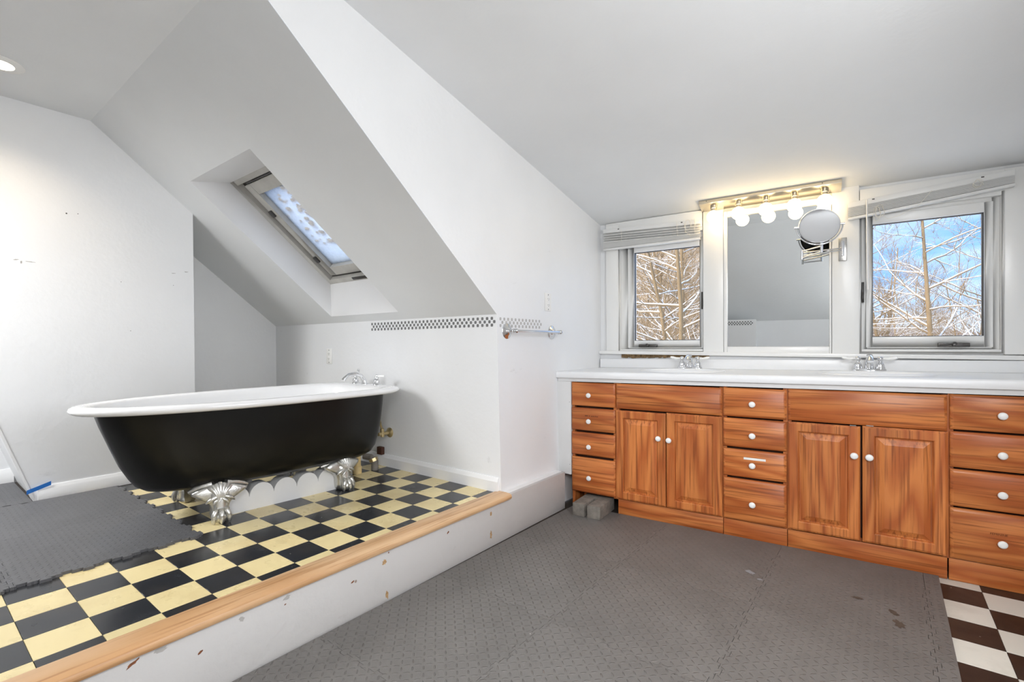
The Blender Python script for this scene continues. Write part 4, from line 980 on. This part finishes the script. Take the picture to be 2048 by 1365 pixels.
# scalloped board under the tub
t = Thing('scalloped_board', 'Thick white board with a scalloped top edge standing under the bathtub', 'board', (-0.86, -2.12, ZP))
b0, b1 = Vector((-0.823, -2.475, ZP)), Vector((-0.780, -1.848, ZP))
L = (b1 - b0).length; dv = (b1 - b0).normalized(); nv = Vector((-dv.y, dv.x, 0))
top = []; nsc = 5; sw_ = L / nsc
for k in range(nsc):
    c_ = (k + 0.5) * sw_
    for q in range(13):
        a = PI - PI * q / 12
        top.append((c_ + sw_ / 2 * 0.995 * math.cos(a), 0.068 + sw_ * 0.5 * math.sin(a)))
outl = [(0.0, 0.0), (L, 0.0)] + top[::-1]
v, f = holes_face(outl, [])
mb = MB(); n = len(outl); TK = 0.075
F_ = lambda a, b, d: b0 + dv * a + Vector((0, 0, b)) + nv * d
mb.add([F_(a, b, 0) for a, b in v], f); mb.add([F_(a, b, TK) for a, b in v], f)
mb.add([F_(a, b, 0) for a, b in outl] + [F_(a, b, TK) for a, b in outl], [(i, (i + 1) % n, n + (i + 1) % n, n + i) for i in range(n)])
t.part('board', mb, board_m)
# ------------------------------------------------------------------ fittings on the walls
def outlet(label, P, nrm, ax):
    nrm = Vector(nrm); ax = Vector(ax); P = Vector(P); up = Vector((0, 0, 1))
    t = Thing('wall_outlet', label, 'outlet', P)
    def bx(a0, a1, b0, b1, d0, d1):
        q = lambda a, b, d: P + ax * a + up * b + nrm * d
        return MB().hexa([q(a0, b0, d0), q(a1, b0, d0), q(a1, b0, d1), q(a0, b0, d1), q(a0, b1, d0), q(a1, b1, d0), q(a1, b1, d1), q(a0, b1, d1)])
    t.part('cover_plate', bx(-0.037, 0.037, -0.059, 0.059, 0.0005, 0.006), plastic_w, bevel=0.002)
    for s_ in (-1, 1):
        r_ = t.part('receptacle', bx(-0.017, 0.017, s_ * 0.02 - 0.014, s_ * 0.02 + 0.014, 0.004, 0.0075), plastic_w, bevel=0.0015)
        for a in (-0.007, 0.007): t.part('slot', bx(a - 0.0012, a + 0.0012, s_ * 0.02 - 0.003, s_ * 0.02 + 0.006, 0.0074, 0.0079), black_p, r_)
        t.part('ground_hole', bx(-0.0022, 0.0022, s_ * 0.02 - 0.010, s_ * 0.02 - 0.006, 0.0074, 0.0079), black_p, r_)
    for s_ in (-1, 1): t.part('screw', bx(-0.003, 0.003, s_ * 0.048 - 0.003, s_ * 0.048 + 0.003, 0.0055, 0.0072), steel_d)
outlet('White duplex wall outlet above the towel bar', (0.0, -0.770, 1.367), (1, 0, 0), (0, 1, 0))
outlet('White wall outlet plate above the bathtub faucet', (-1.671, YT, 1.003), (0, -1, 0), (1, 0, 0))
t = Thing('towel_bar', 'Chrome towel bar with round rosettes on the wall by the vanity', 'towel bar', (0.0, -0.975, 1.17))
y0, y1, bz_ = -1.226, -0.725, 1.167
for y_ in (y0, y1):
    p = t.part('rosette', MB().lathe([(0.046, 0.0006), (0.046, 0.005), (0.039, 0.010), (0.028, 0.012), (0.022, 0.018), (0.012, 0.022), (0.010, 0.040), (0.0145, 0.052), (0.0145, 0.060), (0.010, 0.066)], (0.0, y_, bz_), (1, 0, 0), 28), chrome, smooth=40)
    t.part('finial', MB().ball((0.070, y_, bz_), 0.015, seg=16, rings=10).cyl((0.070, y_ - 0.014, bz_), (0.070, y_ + 0.014, bz_), 0.0105, 14), chrome, p, smooth=40)
t.part('rod', MB().cyl((0.070, y0, bz_), (0.070, y1 + 0.006, bz_), 0.008, 16), chrome, smooth=40)
mb = MB(); q0 = Vector((XL + 0.0150, -3.045, 0.288)); q1 = Vector((XL + 0.0152, -2.945, 0.319)); dz_ = Vector((0, 0, 0.022))
mb.hexa([q0, q1, q1 + Vector((0.0006, 0, 0)), q0 + Vector((0.0006, 0, 0)), q0 + dz_, q1 + dz_, q1 + dz_ + Vector((0.0006, 0, 0)), q0 + dz_ + Vector((0.0006, 0, 0))])
tag(link('painters_tape', mb.mesh('painters_tape', (XL + 0.015, -3.0, 0.30)), tape_b, None, (XL + 0.015, -3.0, 0.30)), 'Short strip of blue painters tape stuck across the baseboard corner', 'tape')
for k, (y_, z_, ra, rb, ro) in enumerate([(-3.075, 1.556, 0.012, 0.003, 0.2), (-3.02, 1.551, 0.026, 0.002, 0.0), (-3.055, 1.545, 0.004, 0.008, 0.0), (-2.33, 1.566, 0.016, 0.002, 0.1), (-2.255, 1.583, 0.012, 0.003, 0.1)]):
    blob('scuff', lambda a, b: Vector((XL + 0.0006, a, b)), y_, z_, ra, rb, ro, scuff_m, bpy.data.objects['wall_left'], 70 + k)
# nail holes left in the chase wall
for (y_, z_, r_) in [(-2.866, 1.847, 0.004), (-2.815, 1.855, 0.0025), (-2.613, 1.482, 0.002), (-2.567, 1.184, 0.002), (-2.331, 1.487, 0.002)]:
    link('nail_hole', MB().lathe([(r_, 0.0002), (r_ * 0.6, 0.0006), (0.0002, 0.0007)], (0, 0, 0), (1, 0, 0), 10).mesh('nail_hole'), black_p, bpy.data.objects['wall_left'], (XL, y_, z_))
# recessed ceiling light
t = Thing('recessed_light', 'Round recessed downlight glowing in the flat ceiling by the white wall', 'ceiling light', (-1.485, -3.175, ZK))
t.part('trim_ring', MB().lathe([(0.088, 0.0), (0.088, -0.004), (0.070, -0.010), (0.052, -0.008), (0.050, 0.0)], (-1.485, -3.175, ZK - 0.0005), (0, 0, 1), 36), plastic_w, smooth=40)
t.part('lamp', MB().lathe([(0.001, -0.006), (0.030, -0.008), (0.049, -0.006), (0.049, 0.0)], (-1.485, -3.175, ZK - 0.001), (0, 0, 1), 30), can_m, smooth=40)
light('downlight_lamp', 'SPOT', (-1.485, -3.175, ZK - 0.02), (-1.485, -3.175, 0), energy=16, color=(1.0, 0.80, 0.55), spot_size=math.radians(130), spot_blend=0.8, shadow_soft_size=0.05)
strip = 1
# ------------------------------------------------------------------ mirror, vanity light, shaving mirror, blinds
def vring(a, b, yb, yf):
    mb = MB(); (x0, x1, p0, p1), (q0, q1, r0, r1) = a, b
    mb.box(x0, q0, yf, yb, p0, p1); mb.box(q1, x1, yf, yb, p0, p1); mb.box(q0, q1, yf, yb, p0, r0); mb.box(q0, q1, yf, yb, r1, p1); return mb
t = Thing('wall_mirror', 'Large wall mirror in a white wooden frame between the two windows', 'mirror', (1.19, -0.0, 1.02), True)
mo_ = (0.886, 1.487, 1.020, 1.985); mi_ = (0.908, 1.476, 1.066, 1.945)
t.part('glass', MB().box(mi_[0] - 0.004, mi_[1] + 0.004, 0.004, 0.008, mi_[2] - 0.004, mi_[3] + 0.004), mirror_m)
for nm, b in [('stile', (mo_[0], mi_[0], mo_[2], mo_[3])), ('stile', (mi_[1], mo_[1], mo_[2], mo_[3])), ('rail', (mi_[0], mi_[1], mo_[2], mi_[2])), ('rail', (mi_[0], mi_[1], mi_[3], mo_[3]))]:
    t.part(nm, MB().box(b[0], b[1], 0.019, -0.010, b[2], b[3]), trim_w, bevel=0.004)
# strip light screwed to the dormer ceiling
nk = math.hypot(1, KD)
def CP(u, w, d):                  # frame coords under the ceiling: w out from the wall along the slope, d down from the ceiling
    return Vector((u, -(w + d * KD / nk), ZW + KD * w - d / nk))
t = Thing('vanity_light', 'Brass strip light with five glowing globe bulbs above the mirror', 'light fixture', CP(1.14, 0.07, 0.0), True)
mb = MB(); f0, f1 = 0.752, 1.535
mb.loft([[CP(f0, 0.010, 0.001), CP(f1, 0.010, 0.001), CP(f1, 0.132, 0.001), CP(f0, 0.132, 0.001)], [CP(f0, 0.010, 0.026), CP(f1, 0.010, 0.026), CP(f1, 0.132, 0.026), CP(f0, 0.132, 0.026)]], True, True)
t.part('channel', mb, brass_m, bevel=0.002)
for k, u_ in enumerate([0.838, 0.988, 1.144, 1.298, 1.452]):
    p0, p1 = CP(u_, 0.080, 0.027), CP(u_, 0.080, 0.064)
    sk = t.part('socket', MB().lathe([(0.021, 0.0), (0.021, 0.022), (0.0185, 0.024), (0.0185, 0.044)], p0, p1 - p0, 18), brass_m, smooth=40)
    c_ = CP(u_, 0.080, 0.105)
    t.part('light_bulb', MB().ball(c_, 0.0415, seg=18, rings=11), bulb_m, sk, smooth=80, label='glowing white globe bulb')
for u_ in (0.80, 1.44): t.part('screw', MB().ball(CP(u_, 0.1325, 0.012), 0.003, seg=8, rings=5), steel_d)
# swing arm shaving mirror
t = Thing('shaving_mirror', 'Round chrome shaving mirror on a folding arm beside the wall mirror', 'mirror', (1.541, -0.006, 1.655), True)
t.part('wall_plate', MB().box(1.521, 1.563, -0.006, -0.018, 1.584, 1.724), nickel, bevel=0.003)
t.part('hinge_tube', MB().cyl((1.541, -0.030, 1.612), (1.541, -0.030, 1.700), 0.0085, 14).box(1.536, 1.546, -0.016, -0.03, 1.62, 1.69), chrome, smooth=40)
e1 = Vector((1.337, -0.105, 1.628)); e2 = Vector((1.436, -0.185, 1.640))
for dz_ in (-0.006, 0.012):
    t.part('arm', MB().cyl((1.541, -0.030, 1.652 + dz_ * 0.6), e1 + Vector((0, 0, dz_)), 0.0045, 10), chrome, smooth=40)
t.part('elbow', MB().cyl(e1 + Vector((0, 0, -0.028)), e1 + Vector((0, 0, 0.032)), 0.0075, 12), chrome, smooth=40)
for dz_ in (-0.018, 0.022):
    t.part('arm', MB().cyl(e1 + Vector((0, 0, dz_)), e2 + Vector((0, 0, dz_ * 0.8)), 0.0045, 10), chrome, smooth=40)
t.part('post', MB().cyl(e2 + Vector((0, 0, -0.02)), e2 + Vector((0, 0, 0.042)), 0.007, 12), chrome, smooth=40)
mc = Vector((1.424, -0.185, 1.778)); mn = Vector((0.10, -1.0, 0.13)).normalized()
hd = t.part('mirror_rim', MB().lathe([(0.092, -0.006), (0.101, -0.008), (0.104, -0.003), (0.104, 0.003), (0.101, 0.008), (0.092, 0.006)], mc, mn, 48), chrome, smooth=50)
t.part('mirror_face', MB().lathe([(0.0, 0.0035), (0.096, 0.0040), (0.096, -0.004), (0.0, -0.0035)], mc, mn, 48), mirror_m, hd)
yk_ = []
ax_ = mn.cross(Vector((0, 0, 1))).normalized(); up_ = ax_.cross(mn).normalized()
for k in range(19):
    a = PI + PI * k / 18; yk_.append(mc + (ax_ * math.cos(a) + up_ * math.sin(a)) * 0.113)
t.part('yoke', MB().tube(yk_, 0.0045, 8), chrome, smooth=50)
for s_ in (-1, 1): t.part('pivot_knob', MB().cyl(mc + ax_ * s_ * 0.100, mc + ax_ * s_ * 0.124, 0.006, 12), chrome, smooth=40)

def blind(label, ul, ur, zl, zr, head_h, nopen, nst, hl, hr, open_h, cords, wand=None):
    """raised venetian blind; left and right heights may differ, the stack hangs crooked"""
    t = Thing('venetian_blind', label, 'blind', ((ul + ur) / 2, -0.03, min(zl, zr)), True, 'raised venetian blinds')
    def bar(d0, d1, e0, e1, y0_, y1_, tilt=0.0):
        return MB().hexa([(ul, y0_, zl - d1), (ur, y0_, zr - e1), (ur, y1_, zr - e1 - tilt), (ul, y1_, zl - d1 - tilt), (ul, y0_, zl - d0), (ur, y0_, zr - e0), (ur, y1_, zr - e0 - tilt), (ul, y1_, zl - d0 - tilt)])
    t.part('headrail', bar(0, head_h, 0, head_h, -0.008, -0.038), slat_m, bevel=0.0015)
    d = head_h; e_ = head_h
    for k in range(nopen):
        t.part('slat', bar(d + 0.001, d + 0.0035, e_ + 0.001, e_ + 0.0035, -0.012, -0.036, open_h * 0.95), slat_m)
        d += open_h; e_ += open_h
    rl = (hl - d - 0.016) / nst; rr_ = (hr - e_ - 0.016) / nst
    for k in range(nst):
        t.part('slat', bar(d + rl * k, d + rl * k + min(rl, 0.0042) * 0.62, e_ + rr_ * k, e_ + rr_ * k + min(rr_, 0.0042) * 0.62, -0.012 - 0.0006 * (k % 3), -0.038 - 0.0008 * ((k * 7) % 4)), slat_m)
    t.part('bottom_rail', bar(hl - 0.015, hl, hr - 0.015, hr, -0.012, -0.040), slat_m, bevel=0.002)
    for c in cords: t.part('cord', MB().tube(c, 0.0014, 5), cord_m, smooth=50)
    if wand: t.part('wand', MB().tube(wand, 0.0042, 8), plastic_w, smooth=50)
    for u_ in (ul + 0.12, ur - 0.12):
        f_ = (u_ - ul) / (ur - ul); zz = zl + (zr - zl) * f_
        t.part('cord_slot', MB().box(u_ - 0.006, u_ + 0.006, -0.0378, -0.0386, zz - 0.012, zz - 0.006), black_p)
    return t
def loop(u, z, w, h, y=-0.046, n=18, rnd=0.0):
    return [(u + w * math.sin(2 * PI * k / n) + random.uniform(-rnd, rnd), y - 0.003 * math.cos(4 * PI * k / n), z - h / 2 + h / 2 * math.cos(2 * PI * k / n)) for k in range(n + 1)]
random.seed(21)
cl = [loop(0.665, 1.955, 0.018, 0.075, rnd=0.002), loop(0.70, 1.955, 0.014, 0.06, -0.05, rnd=0.002), [(0.59, -0.044, 1.955), (0.592, -0.046, 1.90), (0.595, -0.044, 1.85)], [(0.19, -0.044, 1.96), (0.19, -0.046, 1.86)],
      [(0.64, -0.044, 1.94), (0.65, -0.05, 1.87), (0.68, -0.05, 1.845), (0.735, -0.046, 1.84)], [(0.71, -0.046, 1.96), (0.712, -0.05, 1.90), (0.71, -0.05, 1.85)]]
blind('Raised white venetian blind over the small window by the towel bar wall', 0.045, 0.742, 1.974, 1.950, 0.030, 4, 14, 0.165, 0.139, 0.017, cl)
cr2 = [loop(1.70, 1.88, 0.016, 0.085, rnd=0.004), loop(1.715, 1.885, 0.02, 0.07, -0.05, rnd=0.004), loop(1.705, 1.87, 0.012, 0.06, -0.052, rnd=0.003), loop(2.12, 1.955, 0.014, 0.045, rnd=0.004), loop(2.125, 1.95, 0.018, 0.035, -0.05, rnd=0.004),
       [(1.72, -0.046, 1.83), (1.75, -0.05, 1.80), (1.80, -0.05, 1.81), (1.88, -0.05, 1.85), (1.925, -0.05, 1.91), (1.94, -0.046, 1.93)]]
blind('Raised white venetian blind hanging crooked over the larger window', 1.566, 2.262, 1.925, 1.984, 0.030, 0, 12, 0.105, 0.088, 0.0, cr2, [(1.655, -0.05, 1.925), (1.655, -0.056, 1.70), (1.658, -0.055, 1.50), (1.660, -0.055, 1.40)])
tag(vbox('blind_bracket', plastic_w, (1.578, 1.592, 0.007, 0.018, 1.895, 1.915), bevel=0.001, kind=None), 'Small white bracket on the casing beside the shaving mirror', 'bracket')
# ------------------------------------------------------------------ outdoors: snowy wood in front of the dormer
GZ = -5.6
mb = MB(); random.seed(2)
gx = [-90 + 6 * k for k in range(31)]; gy = [2.5 + 6 * k for k in range(24)]
gv = [Vector((x_, y_, GZ + 0.25 * math.sin(x_ * 0.3) + 0.2 * math.cos(y_ * 0.23))) for y_ in gy for x_ in gx]
gf = [(j * 31 + i, j * 31 + i + 1, (j + 1) * 31 + i + 1, (j + 1) * 31 + i) for j in range(23) for i in range(30)]
mb.add(gv, gf); o = link('ground', mb.mesh('ground', smooth=True), snow_m); o['kind'] = 'structure'
mb = MB()                                         # wooded hillside closing the view
hx_ = [-120 + 4 * k for k in range(61)]
ring = [[Vector((x_, yy, hh + (1.4 * math.sin(x_ * 0.06 + 1) + 0.7 * math.sin(x_ * 0.21) if k else 0) + (max(0, -x_ - 8) * 0.10 if k else 0))) for x_ in hx_] for k, (yy, hh) in enumerate([(85, GZ - 1), (105, 0.0), (135, 2.2)])]
mb.add([p for r_ in ring for p in r_], [(j * 61 + i, j * 61 + i + 1, (j + 1) * 61 + i + 1, (j + 1) * 61 + i) for j in range(2) for i in range(60)])
o = link('hills', mb.mesh('hills', smooth=True), hill_m); o['kind'] = 'structure'

mb = MB()                                         # steep wooded bank behind the small window
xs_ = [-70 + 2.5 * k for k in range(27)]
bk = [[Vector((x_, yy + 0.12 * x_, GZ - 1 + (0 if k == 0 else hh * min(1.0, max(0.0, (-3 - x_) / 12)) + rng_h))) for x_ in xs_] for k, (yy, hh, rng_h) in enumerate([(46, 0, 0), (56, 14, 0.5), (70, 26, 0.5)])]
mb.add([p for r_ in bk for p in r_], [(j * 27 + i, j * 27 + i + 1, (j + 1) * 27 + i + 1, (j + 1) * 27 + i) for j in range(2) for i in range(26)])
o = link('hillside', mb.mesh('hillside', smooth=True), bank_m); o['kind'] = 'structure'
def grow(rng, height, r0, lean, nbr, spread, twig, up=0.35, first=0.25, kinks=0.05):
    """returns (trunk MB, branches MB, snow MB)"""
    T, B, S_ = MB(), MB(), MB()
    n = 14; pts = []; p = Vector((0, 0, 0)); d = Vector((lean[0], lean[1], 1)).normalized()
    for k in range(n + 1):
        pts.append(p.copy()); d = (d + Vector((rng.uniform(-kinks, kinks), rng.uniform(-kinks, kinks), 0.02))).normalized(); p = p + d * (height / n)
    rad = [r0 * (1 - 0.86 * (k / n) ** 0.9) for k in range(n + 1)]
    T.tube(pts, rad, 9)
    def limb(p, d, length, r, lvl):
        m_ = 7 if lvl == 1 else (5 if lvl == 2 else 3)
        q = [p.copy()]; dd = d.normalized()
        for k in range(m_):
            jit = 0.16 if lvl < 3 else 0.24
            dd = (dd + Vector((rng.uniform(-jit, jit), rng.uniform(-jit, jit), rng.uniform(-jit, jit) + (0.05 * up if lvl == 1 else 0.03)))).normalized()
            q.append(q[-1] + dd * (length / m_))
        rr = [r * (1 - 0.8 * k / m_) for k in range(m_ + 1)]
        B.tube(q, rr, 6 if lvl == 1 else (4 if lvl == 2 else 3), False)
        if lvl <= 2 and r > 0.012:
            run = [(q[k] + Vector((0, 0, rr[k] * 0.75)), rr[k] * 0.8 + 0.002) for k in range(m_ + 1) if rng.random() < 0.93]
            if len(run) > 2 and abs((q[-1] - q[0]).normalized().z) < 0.75:
                S_.tube([a for a, b in run], [b for a, b in run], 5, False)
        if lvl < 3:
            cnt = rng.randint(4, 6) if lvl == 1 else rng.randint(3, 5)
            cnt = int(cnt * twig)
            for c in range(cnt):
                k = rng.randint(1, m_ - 1); base = q[k]
                ax = (q[k + 1] - q[k]).normalized(); side = ax.orthogonal().normalized(); side.rotate(Matrix.Rotation(rng.uniform(0, 2 * PI), 3, ax))
                nd = (ax * rng.uniform(0.5, 1.0) + side * rng.uniform(0.5, 0.9) + Vector((0, 0, up * 0.6))).normalized()
                limb(base, nd, length * rng.uniform(0.35, 0.6), max(rr[k] * 0.55, 0.004), lvl + 1)
    for b in range(nbr):
        f_ = first + (0.98 - first) * (b + rng.random() * 0.6) / nbr; k = min(int(f_ * n), n - 1)
        a = rng.uniform(0, 2 * PI); d_ = Vector((math.cos(a), math.sin(a), up + rng.uniform(-0.25, 0.35)))
        limb(pts[k].lerp(pts[k + 1], f_ * n - k), d_, spread * (1.15 - 0.75 * f_) * rng.uniform(0.7, 1.2), max(rad[k] * rng.uniform(0.35, 0.55), 0.012), 1)
    return T, B, S_
def tree_proto(seed, *a, **k):
    rng = random.Random(seed); T, B, S_ = grow(rng, *a, **k)
    return [(nm, mb_.mesh(nm, smooth=60, fix=False), mt) for nm, mb_, mt in (('trunk', T, bark_m), ('branches', B, bark_m), ('snow', S_, snow_m))]
def plant(proto, name, label, loc, rz, sc, group=None, mat=None):
    e_ = bpy.data.objects.new(name, None); COL.objects.link(e_); e_.location = loc; e_.rotation_euler = (0, 0, rz); e_.scale = (sc, sc, sc)
    tag(e_, label, 'tree', group)
    for nm, me, mt in proto:
        if not me.materials: me.materials.append(mt)
        o = bpy.data.objects.new(nm, me); COL.objects.link(o); o.parent = e_
        if nm != 'trunk': o['kind'] = 'stuff'
    return e_
def at(k, y): return (1.71 + k * (y + 3.52), y, GZ)
pA = tree_proto(101, 11.6, 0.125, (0.0, 0.0), 30, 3.8, 1.5, up=0.28, first=0.36, kinks=0.018)
pB = tree_proto(202, 11.2, 0.11, (-0.10, 0.03), 24, 3.4, 1.3, up=0.55, first=0.35)
pC = tree_proto(303, 10.6, 0.09, (0.16, 0.05), 22, 3.2, 1.4, up=0.45, first=0.30, kinks=0.08)
pD = tree_proto(404, 10.5, 0.10, (0.30, 0.0), 26, 3.6, 1.4, up=0.30, first=0.35, kinks=0.09)
pE = tree_proto(505, 11.0, 0.09, (0.02, 0.02), 40, 2.8, 1.8, up=0.75, first=0.28)
plant(pA, 'bare_tree', 'Stout bare tree with snow laden spreading limbs, centred outside the larger window', at(0.064, 14.0), 0.4, 1.0)
plant(pB, 'bare_tree', 'Slender dark trunked tree leaning outward beside the stout snowy tree', at(0.032, 16.0), 0.0, 1.0)
plant(pC, 'bare_tree', 'Thin crooked snowy tree behind the stout tree, leaning over it', at(0.050, 19.0), 1.2, 1.0)
plant(pB, 'bare_tree', 'Snow dusted tree standing past the stout tree, near the casing of the larger window', at(0.098, 17.0), 2.6, 1.0)
plant(pC, 'bare_tree', 'Thin snowy tree seen through the larger window below the blind wand', at(0.0, 13.0), 2.2, 1.0)
plant(pD, 'bare_tree', 'Leaning snow covered tree close outside the small window', at(-0.40, 6.0), 0.15, 1.0)
plant(pD, 'bare_tree', 'Leaning snowy tree with long arching limbs behind the small window latch', at(-0.34, 8.0), -0.5, 1.0)
plant(pA, 'bare_tree', 'Thick limbed snowy tree filling the top of the small window', at(-0.30, 10.0), 1.9, 1.0)
plant(pC, 'bare_tree', 'Crooked thin tree among the dense branches outside the small window', at(-0.37, 11.0), 0.8, 1.0)
plant(pE, 'bare_tree', 'Upright bushy tree deep among the branches outside the small window', at(-0.33, 13.0), 0.0, 1.0)
rng = random.Random(77); protos = [pE, pB, pC]
for k in range(64):
    kk = -0.46 + 0.64 * (k + rng.uniform(-0.4, 0.4)) / 64
    y_ = rng.uniform(22, 44) if kk > -0.15 else rng.uniform(15, 34)
    plant(protos[k % 3], 'far_tree', 'Bare snow dusted tree of the far wood beyond the %s window' % ('larger' if kk > -0.15 else 'small'), at(kk, y_), rng.uniform(0, 6.28), rng.uniform(0.88, 1.12) * (0.82 if kk > -0.15 else 1.1), 'far trees beyond the %s window' % ('larger' if kk > -0.15 else 'small'))
strip_tags()
